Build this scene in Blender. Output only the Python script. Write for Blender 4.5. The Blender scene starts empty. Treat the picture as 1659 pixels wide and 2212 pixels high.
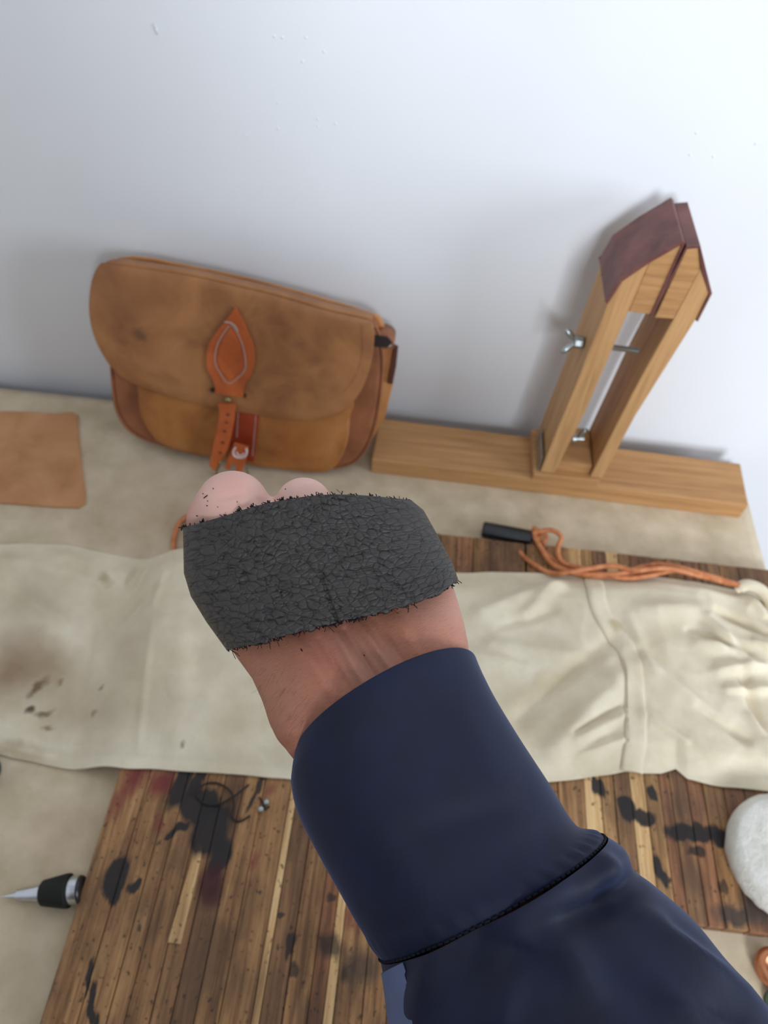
import bpy, bmesh, math, random
import numpy as np
from mathutils import Vector, Matrix, noise as mnoise
random.seed(7)
R_ = math.radians
SC = bpy.context.scene
COL = SC.collection

# ------------------------------------------------------------------ camera
FPX, CX, CY = 1600.0, 829.5, 1106.0          # focal length and centre of a 1659 x 2212 frame, pixels
pitch, roll, yaw = R_(52), R_(5), R_(-1.6)
cF = Vector((math.sin(yaw)*math.cos(pitch), math.cos(yaw)*math.cos(pitch), -math.sin(pitch)))
cR0 = Vector((math.cos(yaw), -math.sin(yaw), 0)); cU0 = cR0.cross(cF)
cR = cR0*math.cos(roll) + cU0*math.sin(roll)
cU = -cR0*math.sin(roll) + cU0*math.cos(roll)
CAM = Vector((0, -0.5525, 0.55))
cd = bpy.data.cameras.new('camera'); cam = bpy.data.objects.new('camera', cd); COL.objects.link(cam)
m = Matrix((cR, cU, -cF)).transposed().to_4x4(); m.translation = CAM
cam.matrix_world = m
cd.sensor_fit = 'VERTICAL'; cd.sensor_height = 36.0; cd.lens = FPX/2212*36.0
cd.clip_start = 0.01; cd.dof.use_dof = True; cd.dof.focus_distance = 0.25; cd.dof.aperture_fstop = 14.5
SC.camera = cam
# ------------------------------------------------------------------ world and light
SC.view_settings.view_transform = 'Standard'; SC.view_settings.look = 'None'
SC.view_settings.gamma = 1.0; SC.view_settings.use_curve_mapping = False
SC.view_settings.exposure = -0.05
w = bpy.data.worlds.new('world'); SC.world = w; w.use_nodes = True
w.node_tree.nodes['Background'].inputs[0].default_value = (1.0, 0.96, 0.92, 1)
w.node_tree.nodes['Background'].inputs[1].default_value = 0.11
def area(name, loc, target, sx, sy, power, color):
    l = bpy.data.lights.new(name, 'AREA'); l.shape = 'RECTANGLE'; l.size = sx; l.size_y = sy
    l.energy = power; l.color = color
    o = bpy.data.objects.new(name, l); COL.objects.link(o); o.location = loc
    o.rotation_euler = (Vector(target)-Vector(loc)).to_track_quat('-Z', 'Y').to_euler()
    return o
area('window_daylight', (0.50, -2.30, 1.0), (0.1, 0, 0.2), 0.6, 0.8, 54, (0.84, 0.91, 1.0))
area('side_window_daylight', (1.95, -1.05, 0.60), (0, -0.1, 0.05), 0.8, 0.8, 25, (0.76, 0.86, 1.0))

# ------------------------------------------------------------------ helpers
def ray(x, y): return cF + cR*((x-CX)/FPX) - cU*((y-CY)/FPX)
def onZ(x, y, z=0.0): v = ray(x, y); return CAM + v*((z-CAM.z)/v.z)
def onY(x, y, Y=0.0): v = ray(x, y); return CAM + v*((Y-CAM.y)/v.y)
def onP(x, y, o, n): v = ray(x, y); return CAM + v*((o-CAM).dot(n)/v.dot(n))
def atD(x, y, d): return CAM + ray(x, y)*d

def empty(name, loc):
    o = bpy.data.objects.new(name, None); COL.objects.link(o); o.location = loc
    o.empty_display_size = 0.02
    return o
def tag(o, label=None, cat=None, group=None, kind=None):
    if label: o['label'] = label
    if cat: o['category'] = cat
    if group: o['group'] = group
    if kind: o['kind'] = kind
    return o
def rootloc(p):
    v = Vector((0, 0, 0))
    while p is not None: v = v + p.location; p = p.parent
    return v
def mobj(name, verts, faces, mat, parent=None, smooth=False, bevel=0, seg=2, subsurf=0):
    off = rootloc(parent)
    me = bpy.data.meshes.new(name)
    me.from_pydata([tuple(Vector(v)-off) for v in verts], [], faces); me.update()
    bm = bmesh.new(); bm.from_mesh(me); bmesh.ops.recalc_face_normals(bm, faces=bm.faces); bm.to_mesh(me); bm.free()
    o = bpy.data.objects.new(name, me); COL.objects.link(o)
    if mat: me.materials.append(mat)
    if parent: o.parent = parent
    if smooth: me.polygons.foreach_set('use_smooth', [True]*len(me.polygons))
    if bevel:
        b = o.modifiers.new('bevel', 'BEVEL'); b.width = bevel; b.segments = seg; b.limit_method = 'ANGLE'; b.angle_limit = R_(35)
    if subsurf:
        s = o.modifiers.new('sub', 'SUBSURF'); s.levels = subsurf; s.render_levels = subsurf
    return o
class Acc:                                     # collects several shapes for one mesh
    def __init__(s): s.v = []; s.f = []
    def add(s, v, f):
        n = len(s.v); s.v += [Vector(p) for p in v]; s.f += [[i+n for i in q] for q in f]; return s
def box_vf(x0, x1, y0, y1, z0, z1):
    v = [(x, y, z) for z in (z0, z1) for y in (y0, y1) for x in (x0, x1)]
    return v, [(0,2,3,1),(4,5,7,6),(0,1,5,4),(2,6,7,3),(0,4,6,2),(1,3,7,5)]
def box(name, x0, x1, y0, y1, z0, z1, mat, parent=None, bevel=0):
    return mobj(name, *box_vf(x0, x1, y0, y1, z0, z1), mat, parent, bevel=bevel)
def prism_vf(pts, vec, shrink=0):
    n = len(pts); vec = Vector(vec)
    v = [Vector(p) for p in pts] + [Vector(p)+vec for p in pts]
    return v, [list(range(n))[::-1], list(range(n, 2*n))] + [(i, (i+1) % n, n+(i+1) % n, n+i) for i in range(n)]
def prism(name, pts, vec, mat, parent=None, bevel=0, smooth=False):
    return mobj(name, *prism_vf(pts, vec), mat, parent, bevel=bevel, smooth=smooth)
def catmull(P, n=6, closed=False):
    P = [Vector(p) for p in P]; out = []; N = len(P)
    rng = range(N) if closed else range(N-1)
    for i in rng:
        g = lambda k: P[k % N] if closed else P[max(0, min(N-1, k))]
        p0, p1, p2, p3 = g(i-1), g(i), g(i+1), g(i+2)
        for j in range(n):
            t = j/n
            out.append(0.5*((2*p1)+(p2-p0)*t+(2*p0-5*p1+4*p2-p3)*t*t+(3*p1-p0-3*p2+p3)*t**3))
    if not closed: out.append(P[-1])
    return out
def tube_vf(P, r, seg=8, closed=False):
    P = [Vector(p) for p in P]; n = len(P); v = []; f = []
    rr = r if isinstance(r, (list, tuple)) else [r]*n
    up = Vector((0.13, 0.21, 0.97))
    for i in range(n):
        a = P[(i-1) % n] if (closed or i) else P[0]; b = P[(i+1) % n] if (closed or i < n-1) else P[-1]
        t = (b-a).normalized(); s = t.cross(up)
        if s.length < 1e-3: s = t.cross(Vector((1, 0, 0)))
        s.normalize(); q = s.cross(t)
        for k in range(seg):
            an = 2*math.pi*k/seg; v.append(P[i]+(s*math.cos(an)+q*math.sin(an))*rr[i])
    for i in range(n if closed else n-1):
        j = (i+1) % n
        for k in range(seg): f.append((i*seg+k, i*seg+(k+1) % seg, j*seg+(k+1) % seg, j*seg+k))
    if not closed: f.append(list(range(seg))[::-1]); f.append([(n-1)*seg+k for k in range(seg)])
    return v, f
def tube(name, P, r, mat, parent=None, seg=8, closed=False):
    return mobj(name, *tube_vf(P, r, seg, closed), mat, parent, smooth=True)
def lathe_vf(prof, origin, axis, seg=32):                 # prof: (distance along axis, radius)
    axis = Vector(axis).normalized(); s = axis.orthogonal().normalized(); q = axis.cross(s); o = Vector(origin)
    v = []; f = []
    for d, r in prof:
        for k in range(seg):
            a = 2*math.pi*k/seg; v.append(o+axis*d+(s*math.cos(a)+q*math.sin(a))*max(r, 1e-5))
    for i in range(len(prof)-1):
        for k in range(seg): f.append((i*seg+k, i*seg+(k+1) % seg, (i+1)*seg+(k+1) % seg, (i+1)*seg+k))
    f.append(list(range(seg))[::-1]); f.append([(len(prof)-1)*seg+k for k in range(seg)])
    return v, f
def lathe(name, prof, origin, axis, mat, parent=None, seg=32, bevel=0):
    o = mobj(name, *lathe_vf(prof, origin, axis, seg), mat, parent, smooth=True)
    o.data.set_sharp_from_angle(angle=R_(40))
    return o
def srgb(r, g, b):
    f = lambda c: (c/255/12.92) if c/255 <= 0.04045 else ((c/255+0.055)/1.055)**2.4
    return (f(r), f(g), f(b), 1)

# ------------------------------------------------------------------ materials
class NT:
    def __init__(s, name, rough=0.7, spec=0.4):
        s.m = bpy.data.materials.new(name); s.m.use_nodes = True; s.t = s.m.node_tree; s.b = s.t.nodes['Principled BSDF']
        s.b.inputs['Roughness'].default_value = rough; s.b.inputs['Specular IOR Level'].default_value = spec
    def n(s, kind, **kw):
        x = s.t.nodes.new(kind)
        for k, v in kw.items():
            if hasattr(x, k): setattr(x, k, v)
            else: x.inputs[k].default_value = v
        return x
    def l(s, a, b): s.t.links.new(a, b)
    def coord(s, scale=(1, 1, 1), src='Object', rot=(0, 0, 0)):
        if src == 'World': o = s.n('ShaderNodeNewGeometry').outputs['Position']
        else: o = s.n('ShaderNodeTexCoord').outputs[src]
        mp = s.n('ShaderNodeMapping'); mp.inputs['Scale'].default_value = scale; mp.inputs['Rotation'].default_value = rot
        s.l(o, mp.inputs['Vector']); return mp.outputs[0]
    def noise(s, vec, scale, detail=4, rough=0.55, dist=0.0):
        x = s.n('ShaderNodeTexNoise'); s.l(vec, x.inputs['Vector'])
        x.inputs['Scale'].default_value = scale; x.inputs['Detail'].default_value = detail
        x.inputs['Roughness'].default_value = rough; x.inputs['Distortion'].default_value = dist
        return x.outputs[0]
    def ramp(s, fac, stops, interp='LINEAR'):
        x = s.n('ShaderNodeValToRGB'); s.l(fac, x.inputs[0]); e = x.color_ramp.elements; x.color_ramp.interpolation = interp
        while len(e) < len(stops): e.new(0.5)
        for i, (p, c) in enumerate(stops): e[i].position = p; e[i].color = c if len(c) == 4 else (*c, 1)
        return x.outputs[0]
    def mix(s, fac, a, b, mode='MIX'):
        x = s.n('ShaderNodeMix'); x.data_type = 'RGBA'; x.blend_type = mode
        for sock, v in ((x.inputs[0], fac), (x.inputs[6], a), (x.inputs[7], b)):
            if hasattr(v, 'is_output'): s.l(v, sock)
            else: sock.default_value = v
        return x.outputs[2]
    def math(s, op, a, b=None):
        x = s.n('ShaderNodeMath'); x.operation = op
        for i, v in enumerate((a, b)):
            if v is None: continue
            if hasattr(v, 'is_output'): s.l(v, x.inputs[i])
            else: x.inputs[i].default_value = v
        return x.outputs[0]
    def color(s, c):
        if hasattr(c, 'is_output'): s.l(c, s.b.inputs['Base Color'])
        else: s.b.inputs['Base Color'].default_value = c
    def bump(s, h, strength=0.3, dist=0.001, prev=None):
        x = s.n('ShaderNodeBump'); s.l(h, x.inputs['Height']); x.inputs['Strength'].default_value = strength
        x.inputs['Distance'].default_value = dist
        if prev: s.l(prev, x.inputs['Normal'])
        s.l(x.outputs[0], s.b.inputs['Normal']); return x.outputs[0]
    def stains(s, base, items, warp=0.004, wscale=160, stretch=(1, 1, 1)):
        """items: (centre, rx, ry, angle, colour, strength); blots that belong to the surface itself"""
        pos = s.n('ShaderNodeNewGeometry').outputs['Position']
        mp = s.n('ShaderNodeMapping'); mp.inputs['Scale'].default_value = stretch; s.l(pos, mp.inputs[0])
        nz = s.n('ShaderNodeTexNoise'); s.l(mp.outputs[0], nz.inputs['Vector']); nz.inputs['Scale'].default_value = wscale; nz.inputs['Detail'].default_value = 3
        sub = s.n('ShaderNodeVectorMath'); sub.operation = 'SUBTRACT'; s.l(nz.outputs['Color'], sub.inputs[0]); sub.inputs[1].default_value = (0.5, 0.5, 0.5)
        sc = s.n('ShaderNodeVectorMath'); sc.operation = 'SCALE'; s.l(sub.outputs[0], sc.inputs[0]); sc.inputs['Scale'].default_value = warp*2
        ad = s.n('ShaderNodeVectorMath'); ad.operation = 'ADD'; s.l(pos, ad.inputs[0]); s.l(sc.outputs[0], ad.inputs[1])
        cur = base
        for (c, rx, ry, ang, colr, st, soft) in items:
            t = s.n('ShaderNodeMapping'); t.vector_type = 'TEXTURE'; s.l(ad.outputs[0], t.inputs[0])
            t.inputs['Location'].default_value = c; t.inputs['Rotation'].default_value = (0, 0, ang); t.inputs['Scale'].default_value = (rx, ry, 1.0)
            ln = s.n('ShaderNodeVectorMath'); ln.operation = 'LENGTH'; s.l(t.outputs[0], ln.inputs[0])
            mr = s.n('ShaderNodeMapRange'); s.l(ln.outputs['Value'], mr.inputs[0])
            mr.inputs[1].default_value = 1+soft; mr.inputs[2].default_value = 1-soft; mr.inputs[3].default_value = 0; mr.inputs[4].default_value = st
            cur = s.mix(mr.outputs[0], cur, colr)
        return cur
def pstain(px, py, rx, ry, ang, col, st=0.95, soft=0.25, z=0.012):
    """a blot centred at a frame position on the bench, radii in pixels there"""
    c = onZ(px, py, z); sx = (onZ(px+5, py, z)-onZ(px-5, py, z)).length/10; sy = (onZ(px, py+5, z)-onZ(px, py-5, z)).length/10
    return (tuple(c), rx*sx, ry*sy, R_(ang), col, st, soft)

def simple(name, col, rough=0.6, spec=0.4, metal=0.0, var=0.12, scale=60, bump=0.15, bscale=600):
    s = NT(name, rough, spec); s.b.inputs['Metallic'].default_value = metal
    v = s.coord(); nz = s.noise(v, scale, 4)
    d = tuple(c*(1-var) for c in col[:3])+(1,); l = tuple(min(1, c*(1+var)) for c in col[:3])+(1,)
    s.color(s.ramp(nz, [(0.3, d), (0.7, l)]))
    if bump: s.bump(s.noise(v, bscale, 3), bump, 0.0006)
    return s.m

def wall_mat():
    s = NT('white_wall_paint', 0.75, 0.25)
    v = s.coord(src='World'); nz = s.noise(v, 3.0, 3)
    s.color(s.ramp(nz, [(0.3, srgb(222, 223, 224)), (0.7, srgb(229, 230, 232))]))
    b1 = s.bump(s.noise(v, 260, 5, 0.6), 0.10, 0.0015)
    s.bump(s.noise(v, 30, 3), 0.12, 0.002, b1)
    return s.m
def wood_mat(name, dark, mid, light, grain_axis='y', rough=0.6, stains=None, dirt=0.0, src='World', fine=1.0):
    s = NT(name, rough, 0.35)
    k = {'x': (5, 120, 120), 'y': (120, 5, 120), 'z': (120, 120, 5)}[grain_axis]
    v = s.coord(k, src)
    g = s.noise(v, 2.2*fine, 6, 0.62, 0.6); g2 = s.noise(v, 9*fine, 4, 0.6)
    g = s.math('ADD', s.math('MULTIPLY', g, 0.7), s.math('MULTIPLY', g2, 0.3))
    c = s.ramp(g, [(0.38 if dirt else 0.26, dark), (0.5, mid), (0.62 if dirt else 0.74, light)])
    if dirt:
        vv = s.coord((1, 0.5, 1), src); d = s.noise(vv, 26, 5, 0.6)
        c = s.mix(s.ramp(d, [(0.44, (0, 0, 0)), (0.62, (dirt,)*3)]), c, srgb(70, 50, 34))
        sp = s.noise(s.coord((1, 0.7, 1), src), 330, 3, 0.5)
        c = s.mix(s.ramp(sp, [(0.62, (0, 0, 0)), (0.69, (0.8,)*3)]), c, srgb(40, 30, 24))
    if stains: c = s.stains(c, stains, 0.0062, 150, (1, 0.3, 1))
    s.color(c); s.bump(g, 0.25, 0.0008)
    return s.m
def cloth_mat(name, c0, c1, stains=None, weave=1500, mott=35, rough=0.95, wr=0.0):
    s = NT(name, rough, 0.1)
    v = s.coord(src='World'); nz = s.noise(v, mott, 5, 0.6)
    c = s.ramp(nz, [(0.32, c0), (0.68, c1)])
    sp = s.noise(v, 420, 4, 0.7)
    c = s.mix(s.ramp(sp, [(0.62, (0, 0, 0)), (0.8, (0.35,)*3)]), c, srgb(110, 92, 70))
    if stains: c = s.stains(c, stains, 0.007, 70)
    s.color(c)
    b = s.bump(s.noise(v, weave, 2), 0.3, 0.0005)
    if wr: s.bump(s.noise(v, 45, 4, 0.5, 0.8), wr, 0.006, b)
    s.b.inputs['Sheen Weight'].default_value = 0.15
    return s.m

# ================================================================== THE ROOM
M_wall = wall_mat()
FL = -0.75                                        # floor level, bench top at 0
wl = box('wall_back', -1.6, 2.0, 0.0, 0.1, FL, 1.75, M_wall); tag(wl, kind='structure')
fl = box('floor', -1.6, 2.0, -3.0, 0.1, FL-0.05, FL, wood_mat('floor_boards', srgb(96, 70, 48), srgb(130, 98, 70), srgb(150, 118, 88)))
tag(fl, kind='structure')
wlft = box('wall_left', -1.7, -1.6, -3.0, 0.1, FL, 1.75, M_wall); tag(wlft, kind='structure')
ceil = box('ceiling', -1.7, 2.0, -3.0, 0.1, 1.75, 1.8, M_wall); tag(ceil, kind='structure')
# a small lifted flake and pimples of paint on the back wall
a = Acc()
for (px, py, dx, dy, r) in [(333, 52, 2, 8, .0005), (335, 60, 5, 14, .0006)]:
    a.add(*tube_vf(catmull([onY(px, py, -.0004), onY(px+dx, py+dy*.6, -.0011), onY(px+dx+1, py+dy, -.0004)], 4), r, 6))
for i in range(16):
    px, py = random.choice([(650, 95), (640, 250), (1590, 320), (120, 740), (560, 240)]); px += random.gauss(0, 45); py += random.gauss(0, 30)
    p = onY(px, py, 0); a.add(*lathe_vf([(-.0003, .0012), (.0003, .0009), (.0005, .0002)], p, (0, -1, 0), 8))
pf = mobj('paint_flakes', a.v, a.f, M_wall, wl, smooth=True); tag(pf, kind='stuff')

# ------------------------------------------------------------------ workbench
M_bench = wood_mat('bench_timber', srgb(74, 50, 32), srgb(110, 78, 50), srgb(140, 104, 70), 'x', dirt=0.4)
bench = empty('workbench', (0, -0.38, FL)); tag(bench, 'wooden workbench against the white wall, under the cloth and boards', 'workbench')
box('bench_top', -0.95, 0.345, -0.74, -0.016, -0.045, -0.0032, M_bench, bench, .002)
for x in (-0.9, 0.29):
    for y in (-0.70, -0.08): box('leg', x, x+0.05, y, y+0.05, FL, -0.045, M_bench, bench, .002)
box('apron_rail', -0.85, 0.29, -0.695, -0.675, -0.12, -0.045, M_bench, bench, .001)
box('apron_rail', -0.85, 0.29, -0.06, -0.04, -0.12, -0.045, M_bench, bench, .001)

def hfield(name, x0, x1, y0, y1, nx, ny, fz, mat, parent=None, thick=0.002):
    v = []; f = []
    for j in range(ny+1):
        for i in range(nx+1):
            x = x0+(x1-x0)*i/nx; y = y0+(y1-y0)*j/ny; v.append((x, y, fz(x, y)))
    for j in range(ny):
        for i in range(nx):
            k = j*(nx+1)+i; f.append((k, k+1, k+nx+2, k+nx+1))
    o = mobj(name, v, f, mat, parent, smooth=True)
    sd = o.modifiers.new('solid', 'SOLIDIFY'); sd.thickness = thick; sd.offset = -1
    return o
ST_CLOTH = [pstain(120, 1800, 60, 60, 0, srgb(150, 118, 92), .25, .8), pstain(560, 1030, 180, 60, 0, srgb(160, 140, 125), .3, .8),
            pstain(60, 2080, 90, 90, 0, srgb(165, 150, 125), .3, .8), pstain(300, 1110, 160, 40, 0, srgb(150, 118, 92), .25, .7)]
M_cover = cloth_mat('beige_canvas', srgb(188, 170, 140), srgb(212, 194, 166), ST_CLOTH, wr=0.12)
def cover_z(x, y):
    z = 0.0006*mnoise.noise(Vector((x*14, y*14, 3)))
    w_ = max(0, 1-abs(y+.118-.02*math.sin(x*9))/.010)*max(0, 1-abs(x-.02)/.25)
    return z-.0007+0.0006*w_
cover = hfield('canvas_cover', -0.94, 0.3425, -0.735, -0.0165, 150, 90, cover_z, M_cover, None, 0.0015)
tag(cover, 'beige canvas cloth spread flat over the bench top along the wall', 'cloth')

# ------------------------------------------------------------------ worn planked boards
BK, RD, DR = srgb(34, 30, 29), srgb(112, 28, 38), srgb(60, 18, 24)
ZB = 0.012
def S(px, py, rx, ry, ang, col, st=.97, soft=.16): return pstain(px, py, rx, ry, ang, col, st, soft, ZB)
st_left = [S(300, 1665, 26, 40, -20, RD, .75, .5), S(350, 1690, 24, 30, -15, RD, .8, .5), S(265, 1725, 16, 40, -20, RD, .6, .5), S(345, 1780, 10, 18, 0, RD, .5, .5),
    S(395, 1690, 20, 60, -12, BK), S(430, 1740, 45, 42, -5, BK), S(455, 1790, 40, 60, -10, BK), S(475, 1850, 24, 48, -12, BK, .97), S(375, 1798, 14, 9, 30, BK), S(388, 1788, 20, 10, 25, BK),
    S(440, 1665, 9, 55, -18, BK), S(556, 1700, 7, 55, -12, BK, .9),
    S(252, 1895, 23, 48, -10, BK), S(292, 1917, 13, 20, -40, BK), S(246, 1935, 12, 22, -5, BK),
    S(455, 1905, 24, 40, -10, DR, .85, .3), S(462, 1935, 14, 30, -15, DR, .7, .4), S(548, 1862, 9, 17, -15, RD, .55, .5), S(580, 1705, 8, 16, -20, RD, .5, .5),
    S(190, 2110, 6, 45, 4, BK), S(200, 2165, 9, 50, 14, BK), S(207, 2230, 10, 40, 14, BK),
    S(626, 2045, 9, 26, -8, BK, .85), S(632, 2095, 7, 16, -5, BK, .75), S(715, 2045, 27, 26, 0, BK, .8, .4), S(780, 2090, 40, 40, 0, srgb(52, 44, 40), .75, .5), S(745, 2110, 12, 20, 0, BK, .7, .4),
    S(400, 2080, 70, 110, -10, srgb(84, 60, 42), .45, .6), S(560, 2150, 40, 90, -8, srgb(80, 56, 40), .4, .6), S(765, 1985, 18, 22, 0, RD, .4, .5),
    S(605, 1975, 6, 8, 0, BK, .8), S(712, 1940, 8, 9, 0, BK, .7), S(300, 2000, 5, 6, 0, BK, .7)]
st_right = [S(1292, 1698, 13, 25, 8, BK), S(1412, 1712, 7, 17, 8, BK), S(1357, 1752, 18, 26, -10, BK), S(1392, 1766, 24, 16, 10, BK), S(1345, 1735, 10, 17, 0, BK),
    S(1500, 1797, 62, 20, 8, BK), S(1560, 1812, 24, 20, 5, BK), S(1505, 1840, 16, 12, 20, BK, .85), S(1427, 1880, 12, 26, 8, BK), S(1440, 1905, 8, 18, 8, BK),
    S(1590, 1980, 45, 22, 0, srgb(52, 46, 42), .85, .3), S(1640, 1950, 40, 45, 0, srgb(58, 50, 46), .8, .35), S(1565, 1920, 9, 17, 0, BK, .7), S(1600, 1730, 60, 40, 0, srgb(92, 70, 54), .4, .6),
    S(1500, 1900, 25, 40, 20, srgb(70, 52, 40), .5, .5), S(1500, 1740, 60, 30, 0, srgb(92, 70, 54), .4, .6)]
cols = {'d': (srgb(92, 62, 42), srgb(126, 90, 60), srgb(150, 112, 74)), 'm': (srgb(104, 72, 44), srgb(150, 108, 68), srgb(176, 134, 88)),
        'l': (srgb(124, 88, 54), srgb(166, 124, 78), srgb(192, 152, 102)), 'p': (srgb(172, 132, 86), srgb(206, 164, 110), srgb(222, 186, 134)),
        'r': (srgb(98, 62, 40), srgb(138, 92, 60), srgb(160, 112, 76))}
WL = {k: wood_mat('left_board_wood_'+k, *c, 'y', stains=st_left, dirt=0.15 if k == 'p' else 0.6) for k, c in cols.items()}
WR = {k: wood_mat('right_board_wood_'+k, *c, 'y', stains=st_right, dirt=0.15 if k == 'p' else 0.6) for k, c in cols.items()}
def planked(root, xs, kinds, y0, y1, mats, jit=0.0):
    for i in range(len(xs)-1):
        dz = random.uniform(-.0004, .0004); g = .00018
        box('plank', xs[i]+g, xs[i+1]-g, y0+random.uniform(-jit, jit), y1+random.uniform(-jit, jit), 0.0006, ZB+dz, mats[kinds[i]], root, .0006)
lb = empty('worn_board', (-0.03, -0.40, 0.0006)); tag(lb, 'worn brown planked board with black and red ink stains, left of the sleeve', 'board')
pxs = [172, 228, 286, 322, 372, 415, 462, 512, 578, 594, 640, 690, 722, 742, 800, 850, 900, 950, 1000, 1050, 1100]
xs = [onZ(p, 2000, ZB).x for p in pxs]; xs[-1] = 0.118
xs[0] = -0.176
planked(lb, xs, 'mmmmmdmmpdmrpmmdmrmd', -0.70, -0.150, WL, .0006)
# pale inlay strip let into the board
q = [onZ(*p, ZB) for p in [(425, 1820), (362, 2036), (390, 2040), (440, 1828)]]
pr = prism('inlay_strip', [Vector((p.x, p.y, ZB-.001)) for p in q], (0, 0, .0019), WL['p'], lb, bevel=.0002)
rb = empty('short_board', (0.24, -0.3, 0.0006)); tag(rb, 'shorter worn planked board with black blots, right of the sleeve under the white disc', 'board')
pr_ = [1120, 1210, 1268, 1305, 1335, 1372, 1405, 1438, 1462, 1500, 1535, 1580, 1625, 1680, 1730]
xr = [onZ(p, 1800, ZB).x for p in pr_]; xr[0] = 0.1195; 
yn = onZ(1560, 2005, ZB).y
planked(rb, [x for x in xr if x < .335]+[0.343], 'mmpldplrdrmrdmd'[:len([x for x in xr if x < .335])], yn, -0.150, WR, .0003)

# ------------------------------------------------------------------ cream canvas garment lying across
top_px = [(-160, 1150), (0, 1160), (60, 1156), (150, 1162), (230, 1180), (310, 1194), (370, 1184), (450, 1186), (600, 1200), (800, 1225), (960, 1238), (1130, 1236), (1250, 1244), (1400, 1244), (1500, 1256), (1570, 1272), (1625, 1278), (1680, 1300), (1760, 1330)]
bot_px = [(-160, 1590), (0, 1622), (70, 1636), (125, 1648), (300, 1660), (500, 1672), (640, 1684), (900, 1692), (1100, 1694), (1220, 1686), (1350, 1668), (1430, 1671), (1460, 1660), (1485, 1682), (1560, 1700), (1659, 1708), (1760, 1716)]
def edge_fn(pts):
    P = sorted([(onZ(*p, .014).x, onZ(*p, .014).y) for p in pts]); X = [p[0] for p in P]; Y = [p[1] for p in P]
    return lambda x: float(np.interp(x, X, Y))
ytop, ybot = edge_fn(top_px), edge_fn(bot_px)
def seg_d(p, a, b):
    ab = b-a; t = max(0, min(1, (p-a).dot(ab)/ab.length_squared)); return (p-(a+ab*t)).length, t
FOLDS = [  # x0,y0,x1,y1 in frame pixels, width px, height mm (+ ridge, - valley)
    (1190, 1630, 1335, 1470, 34, 5), (1120, 1560, 1315, 1395, 26, -4.5), (1060, 1400, 1290, 1440, 26, 3.5), (1040, 1330, 1200, 1270, 24, 4), (1080, 1360, 1190, 1330, 16, -2.5),
    (1215, 1250, 1130, 1340, 20, 3.5), (1240, 1610, 1335, 1560, 12, 3), (1235, 1595, 1330, 1540, 9, -3), (1250, 1640, 1335, 1610, 10, 2.5), (1010, 1425, 1130, 1450, 20, 3),
    (1390, 1440, 1560, 1570, 22, 5), (1380, 1420, 1600, 1600, 20, -3.5), (1600, 1610, 1500, 1540, 14, -3), (1380, 1330, 1500, 1330, 30, 4.5), (1420, 1260, 1600, 1300, 18, 3.5),
    (1500, 1400, 1560, 1420, 18, 5), (1520, 1350, 1600, 1440, 16, 5), (1540, 1330, 1640, 1380, 12, -4), (1480, 1375, 1610, 1425, 12, -4), (1540, 1460, 1640, 1450, 14, 4.5), (1590, 1460, 1640, 1600, 15, -4),
    (1560, 1500, 1650, 1500, 12, 4), (1610, 1560, 1659, 1640, 16, 4), (1620, 1400, 1659, 1420, 10, 5), (1640, 1340, 1600, 1290, 12, 4), (1380, 1555, 1470, 1610, 10, 3), (1400, 1640, 1500, 1660, 12, 2),
    (1350, 1340, 1400, 1460, 18, 2), (1270, 1300, 1370, 1680, 26, 1.2),
    (300, 1210, 270, 1250, 8, -3.5), (330, 1200, 290, 1270, 12, 2.5), (340, 1270, 270, 1330, 14, -2.2), (355, 1240, 330, 1300, 14, 2), (20, 1260, 150, 1340, 24, -2), (120, 1225, 0, 1200, 26, 2), (140, 1200, 200, 1230, 16, -1.6),
    (200, 1340, 170, 1500, 12, -0.7), (330, 1330, 300, 1640, 10, 0.8), (0, 1598, 130, 1625, 8, -1.8), (130, 1628, 640, 1664, 8, -1.0), (400, 1300, 380, 1600, 30, 1), (700, 1600, 1190, 1640, 12, -1.2), (1230, 1650, 1659, 1690, 7, -1.2)]
_folds = []
for (x0, y0, x1, y1, w_, h_) in FOLDS:
    a0 = onZ(x0, y0, .014).xy; b0 = onZ(x1, y1, .014).xy
    _folds.append((a0, b0, w_*.00036, h_*.00165))
def sstep(t): t = max(0, min(1, t)); return t*t*(3-2*t)
def garment_z(x, y, yt, yb):
    p = Vector((x, y)); e = min(yt-y, y-yb)
    base = ZB+.0022 if x > -.178 else ZB+.0022-sstep((-.178-x)/.04)*(ZB-.0005)
    rise = sstep(e/.022)
    z = .0045+.0035*sstep((x-.02)/.15)
    z += .0016*mnoise.noise(Vector((x*22, y*22, 1.3)))+.0008*mnoise.noise(Vector((x*60, y*60, 5)))
    k = sstep((x-.03)/.1)
    r = 1-abs(mnoise.noise(Vector((x*15+y*10, y*18-x*8, 8.2))))*2.2
    z += k*.0012*max(0, r)**2
    k2 = sstep((x-.22)/.06); r2 = 1-abs(mnoise.noise(Vector((x*30, y*34, 2.2))))*2.2
    z += k2*.0022*max(0, r2)
    for a0, b0, w_, h_ in _folds:
        d, t = seg_d(p, a0, b0)
        if d < w_*2.2: z += h_*math.exp(-(d/w_)**2*1.6)*(.55+.45*math.sin(math.pi*t))
    return base+max(z, .0012)*rise
NX, NY = 420, 150
v = []; f = []
gx0, gx1 = onZ(-160, 1400, .014).x, 0.345
for i in range(NX+1):
    x = gx0+(gx1-gx0)*i/NX; yt, yb = ytop(x), ybot(x)
    yt += .0012*mnoise.noise(Vector((x*40, 0, 0))); yb += .0010*mnoise.noise(Vector((x*50, 5, 0)))
    for j in range(NY+1):
        t = j/NY; t = t+0.06*math.sin(2*math.pi*t)*-1
        y = yb+(yt-yb)*t; v.append((x, y, garment_z(x, y, yt, yb)))
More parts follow.
